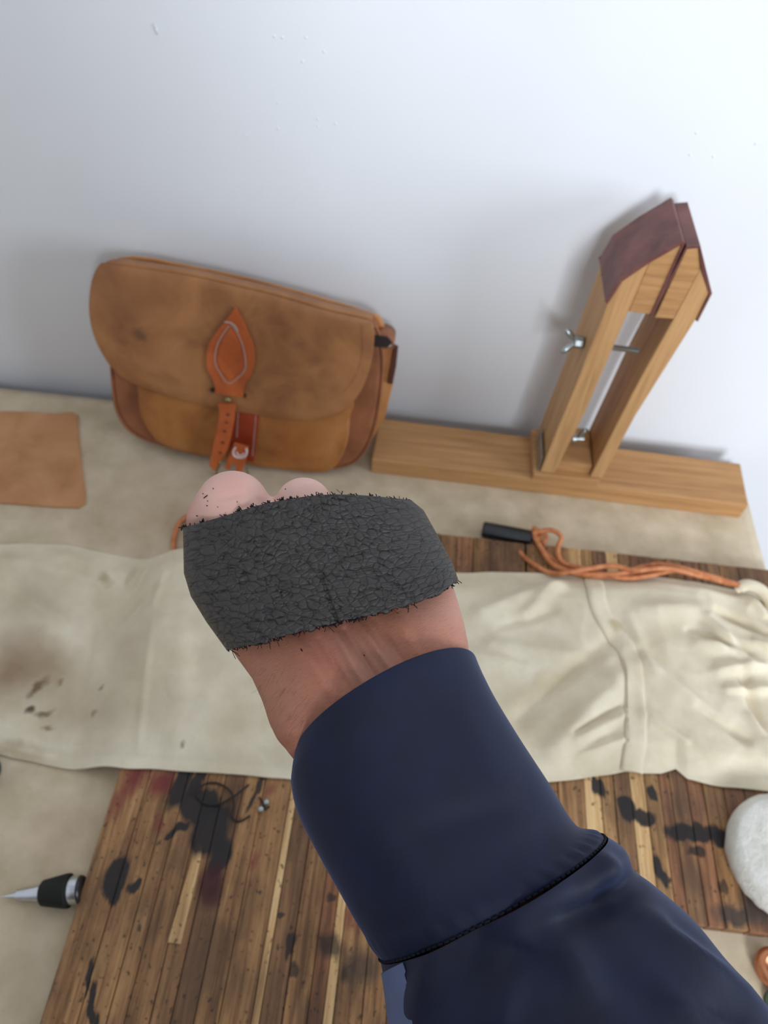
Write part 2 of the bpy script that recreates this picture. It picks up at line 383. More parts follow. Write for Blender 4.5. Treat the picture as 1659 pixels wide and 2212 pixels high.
for i in range(NX):
    for j in range(NY):
        k = i*(NY+1)+j; f.append((k, k+1, k+NY+2, k+NY+1))
GS = [pstain(20, 1440, 70, 60, 0, srgb(128, 96, 66), .75, .8), pstain(75, 1480, 8, 22, -40, srgb(90, 62, 40), .8, .5), pstain(62, 1531, 12, 9, 0, srgb(48, 42, 34), .9, .4), pstain(93, 1536, 20, 6, 35, srgb(84, 70, 48), .8, .5),
      pstain(97, 1566, 12, 7, 0, srgb(120, 90, 66), .7, .5), pstain(225, 1245, 18, 9, -40, srgb(150, 134, 88), .6, .6), pstain(125, 1465, 7, 7, 0, srgb(130, 96, 74), .7, .6), pstain(100, 1430, 90, 40, -25, srgb(146, 116, 84), .5, .8),
      pstain(270, 1400, 60, 70, 0, srgb(160, 136, 108), .4, .8), pstain(170, 1540, 90, 40, 0, srgb(150, 124, 94), .45, .8), pstain(402, 1615, 5, 6, 0, srgb(80, 72, 60), .6, .5), pstain(330, 1540, 70, 60, 0, srgb(160, 140, 110), .35, .8),
      pstain(1320, 1365, 14, 9, 0, srgb(170, 146, 96), .6, .6), pstain(60, 1300, 60, 60, 0, srgb(160, 142, 120), .35, .8), pstain(30, 1620, 80, 16, -8, srgb(158, 128, 92), .5, .6), pstain(1190, 1480, 90, 20, 35, srgb(178, 156, 112), .45, .7),
      pstain(215, 1480, 5, 6, 0, srgb(110, 92, 74), .6, .6), pstain(205, 1540, 5, 6, 0, srgb(140, 100, 86), .6, .6)]
M_cream = cloth_mat('cream_canvas', srgb(206, 192, 162), srgb(228, 216, 190), GS, weave=1700, mott=22, wr=0.16)
garment = mobj('canvas_garment', v, f, M_cream, None, smooth=True)
sd = garment.modifiers.new('solid', 'SOLIDIFY'); sd.thickness = .0011; sd.offset = -1
tag(garment, 'stained cream cotton canvas garment lying crumpled across the boards behind the hand', 'canvas garment')
def surf_z(x, y): return garment_z(x, y, ytop(x), ybot(x))
def gstrip(name, pts, width, lift=.0012):
    P = catmull([onZ(*p, .018) for p in pts], 10); v = []; f = []; K = 6
    for i, c in enumerate(P):
        a_, b_ = P[max(0, i-1)], P[min(len(P)-1, i+1)]; t = (b_-a_); t.z = 0; t.normalize(); s = Vector((t.y, -t.x, 0))
        for k in range(K+1):
            q_ = c+s*width*(k/K-.5); v.append((q_.x, q_.y, surf_z(q_.x, q_.y)+lift*(.1 if k in (0, K) else 1)))
    for i in range(len(P)-1):
        for k in range(K): n = i*(K+1)+k; f.append((n, n+1, n+K+2, n+K+1))
    o = mobj(name, v, f, M_cream, garment, smooth=True); sdd = o.modifiers.new('solid', 'SOLIDIFY'); sdd.thickness = .0008; sdd.offset = 0
    return o
gstrip('placket', [(1282, 1248), (1285, 1300), (1305, 1350), (1345, 1400), (1362, 1460), (1366, 1540), (1368, 1664)], .0165)
for off in (-1,):
    a = Acc(); P = catmull([onZ(*p, .018) for p in [(1300, 1345), (1328, 1390), (1342, 1440), (1348, 1540), (1352, 1660)]], 12)
    a.add(*tube_vf([Vector((p.x, p.y, surf_z(p.x, p.y)+.0008)) for p in P], .0006, 6))
    mobj('seam', a.v, a.f, simple('seam_thread', srgb(150, 136, 108)), garment, smooth=True)
# gathered mouth of the garment where the cord enters
gm = []
for i in range(10):
    an = -.5+i*.35; c = onZ(1622, 1282, .022); gm.append(c+Vector((math.cos(an)*.008, math.sin(an)*.006, 0)))
tube('gathered_hem', catmull([onZ(1590, 1275, .020), onZ(1612, 1264, .026), onZ(1640, 1272, .027), onZ(1660, 1295, .024), onZ(1675, 1330, .020)], 6), [.0035]*3+[.0052]*19+[.004]*3, M_cream, garment, 10)

# ------------------------------------------------------------------ orange cord with black toggle
def leather(name, dark, mid, light, rough=0.5, scale=30, stains=None, bump=.15, warp=.004):
    s = NT(name, rough, 0.35); v = s.coord(src='World'); nz = s.noise(v, scale, 5, .6, .4)
    c = s.ramp(nz, [(.28, dark), (.5, mid), (.72, light)])
    if stains: c = s.stains(c, stains, warp, 60)
    s.color(c); s.bump(s.noise(v, 500, 4), bump, .0006); return s.m
M_cord = leather('orange_cord', srgb(160, 92, 52), srgb(196, 122, 76), srgb(212, 146, 100), .6, 120)
M_black = simple('black_plastic', srgb(28, 27, 30), .32, .5, bump=.05)
cord = empty('drawstring', onZ(1300, 1240, .012)); tag(cord, 'orange leather cord trailing behind the cream garment to a black toggle', 'cord')
def cz(P, z): return catmull([onZ(x, y, zz if zz is not None else z) for (x, y, *r) in P for zz in [(r[0] if r else None)]], 8)
a = Acc()
loops = [
 [(1150, 1150, .012), (1165, 1178, .016), (1195, 1220, .018), (1250, 1238, .02), (1330, 1240, .022), (1400, 1222, .022), (1450, 1222, .022), (1530, 1243, .024), (1590, 1262, .026), (1605, 1270, .024)],
 [(1116, 1184, .008), (1140, 1210, .014), (1190, 1238, .018), (1240, 1234, .024), (1320, 1222, .024), (1370, 1232, .026), (1440, 1228, .026), (1520, 1246, .022), (1585, 1262, .024)],
 [(1150, 1152, .014), (1190, 1145, .020), (1212, 1160, .020), (1205, 1185, .018), (1215, 1215, .018), (1260, 1228, .018), (1340, 1248, .02), (1400, 1244, .022), (1470, 1232, .02), (1560, 1256, .024)],
 [(1158, 1168, .010), (1180, 1195, .012), (1225, 1232, .016), (1290, 1246, .018), (1370, 1238, .021), (1420, 1230, .022)],
 [(1150, 1140, .016), (1165, 1148, .016), (1180, 1160, .012), (1172, 1176, .010)]]
for L in loops: a.add(*tube_vf(cz(L, .01), .0022, 8))
mobj('cord', a.v, a.f, M_cord, cord, smooth=True)
A_, B_ = onZ(1042, 1143, .0085), onZ(1148, 1163, .0085)
ax = B_-A_; lathe('toggle', [(0, .0062), (.0012, .0074), (ax.length-.001, .0074), (ax.length, .0062)], A_, ax, M_black, cord, 24)
lathe('cord_knot', [(0, .002), (.001, .0048), (.006, .0055), (.009, .0025)], B_+ax.normalized()*.0006, ax, M_cord, cord, 16)
# second cord loop to the left of the hand
c2 = empty('cord_loop', onZ(400, 1150, .003)); tag(c2, 'short tan leather loop showing just left of the leather hand guard', 'cord')
mobj('cord', *tube_vf(cz([(376, 1190, .004), (376, 1160, .004), (388, 1130, .005), (415, 1110, .005), (450, 1100, .004), (500, 1110, .003), (530, 1150, .003)], .004), .0024, 8), M_cord, c2, smooth=True)

# ------------------------------------------------------------------ leather satchel
TB = (srgb(128, 82, 52), srgb(160, 108, 66), srgb(180, 126, 80))
fo = Vector((-.12, -.084, .0006)); fn = Vector((0, -math.cos(R_(14)), math.sin(R_(14))))
def FP(x, y, off=0): return onP(x, y, fo+fn*off, fn)
def bs(px, py, rx, ry, ang, col, st, soft):
    c = FP(px, py); k = (FP(px+5, py)-FP(px-5, py)).length/10
    return (tuple(c), rx*k, ry*k, 0, col, st, soft)
def st3(s_items): return s_items
DKL = srgb(104, 62, 44)
def bag_leather(name, cols3, items, rough=.48):
    s = NT(name, rough, .35); v = s.coord(src='World'); nz = s.noise(v, 22, 5, .6, .5)
    c = s.ramp(nz, [(.28, cols3[0]), (.52, cols3[1]), (.75, cols3[2])])
    ad = s.n('ShaderNodeVectorMath'); ad.operation = 'ADD'
    nn = s.n('ShaderNodeTexNoise'); s.l(v, nn.inputs['Vector']); nn.inputs['Scale'].default_value = 70
    sc = s.n('ShaderNodeVectorMath'); sc.operation = 'MULTIPLY_ADD'; s.l(nn.outputs['Color'], sc.inputs[0]); sc.inputs[1].default_value = (.012,)*3; sc.inputs[2].default_value = (-.006,)*3
    s.l(v, ad.inputs[0]); s.l(sc.outputs[0], ad.inputs[1])
    for (ctr, r, col, stg, soft) in items:
        d = s.n('ShaderNodeVectorMath'); d.operation = 'DISTANCE'; s.l(ad.outputs[0], d.inputs[0]); d.inputs[1].default_value = ctr
        mr = s.n('ShaderNodeMapRange'); s.l(d.outputs['Value'], mr.inputs[0]); mr.inputs[1].default_value = r*(1+soft); mr.inputs[2].default_value = r*(1-soft); mr.inputs[3].default_value = 0; mr.inputs[4].default_value = stg
        c = s.mix(mr.outputs[0], c, col)
    s.color(c); s.bump(s.noise(v, 450, 4), .18, .0006); return s.m
sp = lambda x, y, r, st, soft=.8, col=DKL: (tuple(FP(x, y, .014)), r*.00042, col, st, soft)
flap_items = [sp(240, 640, 45, .35), sp(305, 725, 14, .6, .5, srgb(80, 60, 44)), sp(330, 630, 40, .35), sp(270, 690, 40, .3), sp(590, 650, 14, .4), sp(600, 690, 14, .4), sp(620, 725, 12, .4), sp(650, 745, 13, .45), sp(680, 775, 13, .4), sp(705, 810, 12, .4), sp(725, 840, 12, .35),
              sp(715, 700, 26, .35), sp(690, 730, 18, .3), sp(225, 570, 30, .4), sp(660, 665, 40, .2)]
M_bagF = bag_leather('tan_flap_leather', TB, flap_items)
M_bagP = bag_leather('tan_pocket_leather', (srgb(132, 80, 42), srgb(164, 106, 54), srgb(182, 124, 72)), [sp(363, 882, 7, .5, .5), sp(640, 960, 40, .4, .8, srgb(150, 84, 34)), sp(600, 990, 40, .3, .8, srgb(150, 84, 34)), sp(430, 950, 40, .3, .8, srgb(150, 84, 34))])
M_bagG = bag_leather('red_brown_gusset_leather', (srgb(116, 68, 44), srgb(148, 92, 60), srgb(166, 108, 72)), [])
M_bagB = bag_leather('pale_tan_back_leather', (srgb(170, 112, 64), srgb(196, 138, 84), srgb(206, 152, 98)), [])
M_or = bag_leather('orange_strap_leather', (srgb(156, 76, 38), srgb(186, 94, 48), srgb(200, 112, 62)), [], .4)
M_red = bag_leather('red_strap_leather', (srgb(128, 46, 22), srgb(150, 58, 30), srgb(166, 74, 40)), [], .35)
M_dk = simple('dark_edge', srgb(84, 46, 34), .6, bump=0)
M_thread = simple('grey_thread', srgb(176, 164, 156), .8, bump=0)
M_brass = simple('dull_brass', srgb(150, 140, 96), .35, .5, .85, bump=0)
M_steel = simple('zinc_steel', srgb(170, 176, 174), .32, .5, .9, bump=.05)
bag = empty('leather_satchel', fo+Vector((0, .02, 0))); tag(bag, 'tan leather satchel with a curved flap and orange strap, leaning on the wall', 'bag')
SCL = 2.212
c1 = lambda x, y: (150+x/SCL, 500+y/SCL)
def loftp(name, rings, mat, parent, cap=True, smooth=True, closed=True):
    n = len(rings[0]); v = [p for r in rings for p in r]; f = []
    for i in range(len(rings)-1):
        for k in range(n if closed else n-1): f.append((i*n+k, i*n+(k+1) % n, (i+1)*n+(k+1) % n, (i+1)*n+k))
    if cap: f.append(list(range(n))[::-1]); f.append([(len(rings)-1)*n+k for k in range(n)])
    return mobj(name, v, f, mat, parent, smooth=smooth)
body_c = [(215, 170), (190, 400), (196, 600), (212, 800), (240, 895), (300, 965), (400, 1010), (560, 1055), (760, 1090), (960, 1118), (1180, 1138), (1330, 1118), (1400, 1065), (1450, 960), (1480, 820), (1496, 660), (1490, 560), (1470, 470), (1400, 430), (1000, 310), (600, 215)]
bodyI = [c1(*p) for p in body_c]
front = catmull([FP(x, y, 0) for x, y in bodyI], 4, closed=True)
cen = sum(front, Vector())/len(front)
ztop = max(p.z for p in front)
def back_of(p, d, grow):                         # wedge: deeper at the bottom than at the top
    k = 1-.62*(p.z/ztop)
    q_ = cen+(p-cen)*grow
    return q_-fn*(d*k)
def clampy(p): return Vector((p.x, min(p.y, -.0045), max(p.z, .0009)))
rings = [[clampy(back_of(p, d, g)) for p in front] for d, g in ((-.0004, .95), (0, .975), (.0015, .99), (.004, .992), (.018, .975), (.034, .985), (.038, .995), (.040, .99))]
body = loftp('body', rings, M_bagG, bag)
bp = loftp('back_panel', [[clampy(back_of(p, d, g)) for p in front] for d, g in ((.038, 1.012), (.0385, 1.02), (.041, 1.02), (.0415, 1.01))], M_bagB, bag)
# piping along the front seam of the body
tube('piping', [clampy(back_of(p, .0012, 1.0)) for p in front], .0013, M_bagG, bag, 8, True)
# pocket: a puffed panel
def puffed(name, outline, off0, th, puff, mat, parent, edge=.0012, n=4, nr=7, zc=None, minoff=0):
    P = catmull([FP(x, y, 0) for x, y in outline], n, True); c = sum(P, Vector())/len(P)
    if zc: c = FP(*zc, 0)
    rs = []
    rs.append([p+fn*off0 for p in P])
    rs.append([p+fn*(off0+th-edge*.4) for p in P])
    rs.append([c+(p-c)*.99+fn*(off0+th) for p in P])
    for i in range(1, nr+1):
        t = 1-i/(nr+.3); rs.append([c+(p-c)*t*.985+fn*(off0+th+puff*(1-t*t*t)) for p in P])
    N = len(P); v = [clampy(q_) for r in rs for q_ in r]; f = [list(range(N))]
    for i in range(len(rs)-1):
        for k in range(N): f.append((i*N+k, i*N+(k+1) % N, (i+1)*N+(k+1) % N, (i+1)*N+k))
    f.append([(len(rs)-1)*N+k for k in range(N)])
    return mobj(name, v, f, mat, parent, smooth=True)
pocket_c = [(345, 640), (340, 760), (350, 850), (395, 945), (470, 1010), (640, 1055), (900, 1105), (1180, 1134), (1275, 1105), (1322, 1010), (1334, 900), (1330, 760), (900, 700), (600, 650)]
pocket = puffed('front_pocket', [c1(*p) for p in pocket_c], 0.0002, .006, .002, M_bagP, bag)
tube('pocket_edge', catmull([FP(*c1(*p), .0045) for p in pocket_c[:12]], 5), .0008, M_bagB, pocket, 6)
flap_c = [(165, 140), (210, 132), (400, 158), (600, 190), (800, 235), (1000, 283), (1230, 350), (1400, 388), (1450, 405), (1462, 470), (1452, 580), (1420, 690), (1370, 775), (1290, 838), (1180, 868), (1050, 866), (900, 845), (700, 812), (500, 760), (320, 697), (240, 640), (190, 575), (140, 470), (118, 350), (130, 220)]
flap = puffed('flap', [c1(*p) for p in flap_c], .0092, .0026, .0015, M_bagF, bag)
# flap wraps over the top to the back panel
topI = [c1(*p) for p in flap_c[:9]]
tf = catmull([FP(x, y, .0105) for x, y in topI], 4)
rs = []
for d, up in ((-.0012, -.0006), (.003, -.0008), (.009, -.0016), (.016, -.004), (.022, -.008)):
    rs.append([clampy(p-fn*d+Vector((0, .05, 1)).normalized()*(up-.0015)) for p in tf])
wr_ = loftp('flap_top', rs, M_bagF, flap, cap=False, closed=False); s_ = wr_.modifiers.new('solid', 'SOLIDIFY'); s_.thickness = .0024
inset = [(1395, 440), (1398, 580), (1370, 680), (1320, 755), (1250, 800), (1170, 822), (1050, 822), (900, 800), (700, 770), (520, 722)]
tube('flap_crease', catmull([FP(*c1(*p), .0118) for p in inset], 5), .0006, M_bagG, flap, 6)
# centre band, hanging strap, keeper, diamond
c4 = lambda x, y: (350+x/4.74, 650+y/4.74)
def plate(name, pts, off, th, mat, parent, bevel=.0005, f4=c4):
    return prism(name, [FP(*f4(*p), off) for p in pts], fn*th, mat, parent, bevel=bevel)
band = plate('centre_band', [(700, 1040), (1015, 1060), (1005, 1150), (940, 1640), (700, 1600)], .0084, .002, M_red, bag)
for xx in ((965, 1130, 925, 1590), (780, 1110, 765, 1400)):
    a = Acc(); A0, B0 = FP(*c4(xx[0], xx[1]), .0105), FP(*c4(xx[2], xx[3]), .0105); n_ = 22
    for i in range(n_):
        p0 = A0.lerp(B0, i/n_); p1 = A0.lerp(B0, (i+.62)/n_); a.add(*tube_vf([p0, p1], .0004, 5))
    o = mobj('stitching', a.v, a.f, M_thread, band); tag(o, kind='stuff')
strapL = [(575, 1040, .012), (590, 1150, .014), (560, 1330, .018), (520, 1500, .020), (487, 1680, .021)]
strapR = [(760, 1040, .012), (750, 1160, .014), (728, 1300, .018), (680, 1500, .020), (600, 1630, .021)]
L_ = catmull([FP(*c4(x, y), o) for x, y, o in strapL], 5); Rr = catmull([FP(*c4(x, y), o) for x, y, o in strapR], 5)
v = []; f = []
for a1, b1 in zip(L_, Rr): v += [a1, b1, a1+fn*.0022, b1+fn*.0022]
tip = FP(*c4(545, 1738), .021); v += [tip, tip+fn*.0022]; n_ = len(L_)
for i in range(n_-1):
    b = i*4; f += [(b, b+1, b+5, b+4), (b+2, b+6, b+7, b+3), (b, b+4, b+6, b+2), (b+1, b+3, b+7, b+5)]
b = (n_-1)*4; f += [(0, 2, 3, 1), (b, b+1, 4*n_), (b+2, 4*n_+1, b+3), (b, 4*n_, 4*n_+1, b+2), (b+1, b+3, 4*n_+1, 4*n_)]
strap = mobj('strap', v, f, M_or, bag, bevel=.0005)
for (x, y, o) in [(676, 1165, .0165), (660, 1245, .0182), (642, 1335, .0205), (622, 1450, .0222), (597, 1555, .0226)]:
    mobj('punched_hole', *lathe_vf([(0, .0012), (.0006, .0012)], FP(*c4(x, y), o-.0002), fn, 12), M_dk, strap)
keeper = plate('buckle_tab', [(745, 1440), (890, 1482), (868, 1600), (830, 1735), (760, 1735), (762, 1660), (735, 1650), (715, 1660), (700, 1720), (645, 1690), (680, 1600)], .0185, .003, M_or, bag)
a = Acc(); a.add(*tube_vf(catmull([FP(*c4(*p), .0218) for p in [(752, 1500), (728, 1545), (745, 1590), (800, 1605), (850, 1590), (868, 1550), (862, 1510)]], 5), .0009, 6))
a.add(*tube_vf(catmull([FP(*c4(*p), .0218) for p in [(765, 1545), (775, 1575), (815, 1582), (840, 1560)]], 4), .0006, 6))
mobj('thread_loop', a.v, a.f, simple('white_thread', srgb(222, 206, 200), bump=0), keeper, smooth=True)
tube('buckle', catmull([FP(*c4(*p), .018) for p in [(600, 1640), (560, 1760), (640, 1800), (860, 1800), (870, 1720)]], 4), .0013, M_brass, bag, 8)
dia = plate('stitched_patch', [(755, 58), (800, 130), (850, 230), (935, 430), (952, 520), (948, 650), (915, 765), (858, 838), (838, 900), (835, 985), (548, 940), (545, 860), (515, 780), (462, 690), (455, 560), (480, 430), (560, 310), (660, 190)], .0142, .0016, M_or, bag)
plate('raised_centre', [(700, 270), (770, 380), (815, 500), (825, 630), (790, 730), (685, 810), (610, 720), (570, 620), (585, 480), (630, 370)], .0157, .0010, M_or, dia, .0008)
P = catmull([FP(*c4(*p), .0162) for p in [(700, 250), (765, 320), (820, 440), (850, 570), (855, 680), (810, 755), (683, 845), (595, 740), (542, 620), (560, 470), (620, 350)]], 6, True)
a = Acc(); acc_ = 0
for i in range(0, len(P)-1): a.add(*tube_vf([P[i], P[i].lerp(P[(i+1) % len(P)], .55)], .00055, 5))
a.add(*tube_vf(catmull([FP(*c4(*p), .0163) for p in [(640, 215), (700, 225), (750, 262), (775, 310)]], 4), .0006, 5))
o = mobj('stitching', a.v, a.f, M_thread, dia); tag(o, kind='stuff')
for (x, y) in ((520, 912), (838, 968)):
    mobj('slot_hole', *lathe_vf([(0, .0022), (.0008, .0022)], FP(*c4(x, y), .0138), fn, 12), simple('slot_dark', srgb(46, 26, 20), bump=0), flap)
lathe('stud', [(0, .0026), (.0012, .0026), (.002, .0018), (.0024, .0004)], FP(*c4(673, 1012), .0130), fn, M_brass, bag, 16)
# side: rolled gusset mouth and strap loop at the right top
cc = FP(*c1(1497, 520), -.010)
sx_ = Vector((1, 0, 0)); up_ = Vector((0, .24, .97)).normalized()
a = Acc(); ring_o = []; N = 18
for k in range(N+1):
    an = R_(-20+k/N*235); ring_o.append(Vector((math.cos(an)*.0105, 0, math.sin(an)*.0085)))
P0 = [cc+fn*.008+sx_*q_.x+up_*q_.z for q_ in ring_o]; P1 = [p-fn*.024 for p in P0]
v = P0+[clampy(p) for p in P1]; f = [(i, i+1, N+2+i, N+1+i) for i in range(N)]
g = mobj('rolled_gusset', v, f, M_bagG, bag, smooth=True); s_ = g.modifiers.new('solid', 'SOLIDIFY'); s_.thickness = .002
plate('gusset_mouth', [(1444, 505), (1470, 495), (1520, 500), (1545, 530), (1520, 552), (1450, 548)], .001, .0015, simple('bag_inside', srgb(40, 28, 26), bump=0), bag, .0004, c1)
plate('side_panel', [(1492, 560), (1550, 545), (1548, 720), (1510, 880), (1448, 985), (1470, 860), (1490, 720)], -.022, .002, M_bagB, bag, .0006, c1)
plate('strap_loop', [(1552, 535), (1572, 545), (1562, 640), (1545, 725), (1520, 720), (1535, 640)], -.019, .003, M_dk, bag, .0006, c1)

# ------------------------------------------------------------------ leather offcut at left
M_off = leather('pale_offcut_leather', srgb(164, 112, 72), srgb(186, 132, 88), srgb(200, 148, 104), .7, 24)
outl = [(-150, 880), (0, 892), (60, 893), (120, 897), (158, 893), (168, 900), (172, 950), (178, 1010), (186, 1070), (184, 1090), (170, 1099), (120, 1097), (0, 1088), (-150, 1074)]
P = [onZ(x, y, .0012) for x, y in outl]
off_ = prism('leather_offcut', [Vector((p.x, p.y, .0012)) for p in P], (0, 0, .0026), M_off, None, .0006)
tag(off_, 'flat pale tan leather offcut lying on the cloth at the far left', 'leather piece')

# ------------------------------------------------------------------ stitching clamp
PW = [(srgb(150, 108, 68), srgb(186, 142, 94), srgb(204, 162, 112)), (srgb(140, 98, 60), srgb(178, 132, 84), srgb(196, 152, 102))]
M_pine = wood_mat('pine_leg', *PW[0], 'z', .55, fine=.7)
M_base = wood_mat('oak_base', *PW[1], 'x', .55, fine=.8)
M_pad = leather('maroon_pad_leather', srgb(84, 50, 46), srgb(110, 68, 62), srgb(128, 82, 74), .45, 40)
cl = empty('stitching_clamp', (0.16, -.05, .0006)); tag(cl, 'wooden leatherworking stitching clamp with maroon leather jaws standing on a long base board', 'clamp')
bx0, bx1 = onZ(803, 990, .02).x, onZ(1620, 1090, .02).x
ZBD = .021
prism('base_board', [(bx0, -.0765, .0006), (bx1-.002, -.0835, .0006), (bx1+.001, -.030, .0006), (bx0+.002, -.0205, .0006)], (0, 0, ZBD-.0006), M_base, cl, .0012)
YF = -.079; D_ = .054
def YP(x, y, dy=0): 
    p = onY(x, y, YF); return Vector((p.x, YF+dy, p.z))
c2_ = lambda x, y: (1050+x/2.724, 380+y/2.724)
def cprism(name, pts, mat, dy=0, depth=D_, parent=cl, bev=.0008, f2=c2_, zmin=None):
    P = [YP(*f2(*p), dy) for p in pts]
    if zmin is not None:
        for p in P: p.z = max(p.z, zmin)
    return prism(name, P, (0, depth, 0), mat, parent, bev)
base_b = cprism('foot_block', [(290, 1745), (300, 1690), (700, 1745), (660, 1815)], M_base, -.002, D_+.004, zmin=ZBD)
b0 = [YP(*c2_(*p)) for p in ((300, 1690), (700, 1745))]; 
for ob in (base_b,): pass
bpy.data.objects.remove(base_b)
fz = ZBD+.010
fx0, fx1 = b0[0].x-.001, b0[1].x-.002
box('foot_block', fx0, fx1, YF-.003, YF+D_+.002, ZBD, fz, M_base, cl, .0008)
leg1 = [(325, 1712), (412, 1722), (580, 1400), (838, 800), (962, 508), (800, 618), (715, 750), (520, 1250)]
leg2 = [(628, 1735), (694, 1752), (880, 1410), (1232, 850), (1310, 690), (1262, 548), (1105, 840), (860, 1280)]
def legp(pts, zb):
    P = [YP(*c2_(*p)) for p in pts]; P[0].z = zb; P[1].z = zb; return P
la = prism('leg', legp(leg1, fz), (0, D_, 0), M_pine, cl, .0008)
lb_ = prism('leg', legp(leg2, fz), (0, D_, 0), M_pine, cl, .0008)
cprism('jaw_block', [(838, 803), (968, 818), (1158, 402), (962, 508)], M_base, .0005, D_-.001)
cprism('jaw_block', [(992, 838), (1105, 845), (1262, 552), (1250, 425), (1180, 432)], M_base, .0005, D_-.001)
pad1 = cprism('leather_pad', [(715, 752), (800, 620), (962, 510), (1150, 402), (960, 830), (975, 826), (1172, 392), (1156, 376), (955, 488), (786, 600), (700, 742)], M_pad, -.0006, D_+.002, bev=.0003)
pad2 = cprism('leather_pad', [(978, 830), (1180, 430), (1251, 422), (1263, 547), (1311, 690), (1232, 850), (1246, 856), (1330, 690), (1292, 540), (1260, 404), (1178, 410), (968, 822)], M_pad, -.0006, D_+.002, bev=.0003)
spc = [YP(*c2_(*p)) for p in ((445, 1690), (618, 1700))]
# inner spacer between the legs, small bolts
def midx(pts): return sum((YP(*c2_(*p)).x for p in pts))/len(pts)
box('spacer', YP(*c2_(415, 1700)).x+.0005, YP(*c2_(632, 1710)).x, YF+.004, YF+D_-.002, fz, fz+.012, M_base, cl, .0006)
h1 = onY(*c2_(740, 1008), YF+.020); h2 = onY(*c2_(900, 1030), YF+.020)
dv = (h2-h1).normalized()
rod0 = h1-dv*.030
pts = [(i*.0006, .0021 if i % 2 else .0025) for i in range(int((h2-rod0).length/.0006))]
lathe('threaded_bolt', pts, rod0, dv, M_steel, cl, 14)
nt = onY(*c2_(535, 975), YF+.020)
nut = lathe('wing_nut', [(-.003, .0035), (-.002, .0055), (.004, .0055), (.005, .0045)], nt, dv, M_steel, cl, 8)
def wing(p, q_): 
    return tube_vf(catmull([p, p.lerp(q_, .5), q_], 4), [.0022, .002, .002, .0022, .0026, .0026, .0026, .0018, .001], 8)
a = Acc(); a.add(*wing(nt, onY(*c2_(440, 1040), YF+.014))); a.add(*wing(nt, onY(*c2_(470, 905), YF+.020)))
mobj('wing', a.v, a.f, M_steel, nut, smooth=True)
lb1 = onY(*c2_(510, 1545), YF+.020)
lathe('lower_bolt', [(0, .0045), (.003, .0045), (.0031, .0025), (.010, .0025)], lb1, (1, 0, .12), M_steel, cl, 10)
a = Acc(); a.add(*wing(lb1+Vector((.003, 0, 0)), onY(*c2_(590, 1490), YF+.02)))
mobj('wing', a.v, a.f, M_steel, cl, smooth=True)
hp = [YP(*c2_(*p)) for p in ((283, 1460), (300, 1700))]
box('hinge_plate', YP(*c2_(325, 1712)).x-.0022, YP(*c2_(325, 1712)).x-.0012, YF+.0005, YF+.038, fz-.008, fz+.020, M_steel, cl, .0003)
for dy in (.012, .026):
    pk = YP(*c2_(690, 700), dy); 
for (x, y) in ((685, 490), (700, 590)):
    pq = onP(*c2_(x, y), YP(*c2_(715, 752)), Vector((YP(*c2_(1156, 376)).z-YP(*c2_(715, 752)).z, 0, -(YP(*c2_(1156, 376)).x-YP(*c2_(715, 752)).x))).normalized())
    lathe('pad_tack', [(-.002, .0022), (.0022, .0022), (.003, .0012)], pq, Vector((-.6, -.1, .6)), M_dk, cl, 12)

# ------------------------------------------------------------------ pointed tool at far left
M_chrome = simple('polished_steel', srgb(200, 202, 206), .18, .5, 1.0, bump=0)
M_rub = simple('black_rubber', srgb(26, 28, 22), .7, .3)
aw = empty('scratch_awl', onZ(90, 1935, .001)); tag(aw, 'steel pointed awl with black rubber ring, lying left of the stained board', 'awl')
A_ = onZ(2, 1937, .004); B_ = onZ(182, 1921, .0105); ax = (B_-A_); Ltot = ax.length; u = ax.normalized()
kp = Ltot/180
lathe('point', [(0, .0003), (.030*kp*0+18*kp, .0012), (34*kp, .0022), (36*kp, .0034), (90*kp, .0056)], A_, u, M_chrome, aw)
lathe('rubber_ring', [(88*kp, .0064), (92*kp, .0078), (140*kp, .0104), (148*kp, .0104), (150*kp, .0095)], A_, u, M_rub, aw)
lathe('collar', [(146*kp, .0082), (150*kp, .0088), (171*kp, .0088), (172*kp, .0082)], A_, u, M_chrome, aw)
lathe('handle', [(171*kp, .0080), (173*kp, .0084), (175*kp, .0084), (177*kp, .0078)], A_, u, M_black, aw)
gb = empty('green_spool', onZ(-30, 1670, .001)); tag(gb, 'dark green edge of an object at the left frame edge below the cream garment', 'spool')
c = onZ(-40, 1672, .0006)
lathe('body', [(0, .012), (.002, .014), (.012, .014), (.014, .012)], Vector((c.x, c.y, .0008)), (0, 0, 1), simple('dark_green', srgb(14, 50, 46), .5), gb)

# ------------------------------------------------------------------ small things on the left board
M_wire = simple('black_thread', srgb(30, 26, 24), .6, bump=0)
t1 = empty('thread_coil', onZ(480, 1745, ZB)); tag(t1, 'black waxed thread curled in a loop on the stained board', 'thread')
zz = ZB+.001
mobj('coil', *tube_vf(cz([(537, 1695, zz), (505, 1720, zz+.001), (470, 1738, zz), (440, 1735, zz), (425, 1715, zz), (440, 1695, zz), (470, 1692, zz), (500, 1712, zz+.0015), (505, 1740, zz), (500, 1762, zz), (515, 1775, zz), (540, 1762, zz)], zz), .0007, 6), M_wire, t1, smooth=True)
t2 = empty('metal_rivet', onZ(570, 1740, ZB)); tag(t2, 'tiny metal rivets held on a black twist, on the stained board near the sleeve', 'rivet')
for (x, y) in ((576, 1735), (564, 1750)): lathe('rivet', [(0, .0012), (.0015, .0022), (.003, .0016), (.0034, .0003)], onZ(x, y, ZB+.0007), (0, 0, 1), M_steel, t2, 14)
tube('twist', cz([(560, 1722, zz), (568, 1735, zz), (572, 1748, zz), (582, 1742, zz)], zz), .0006, M_wire, t2, 6)

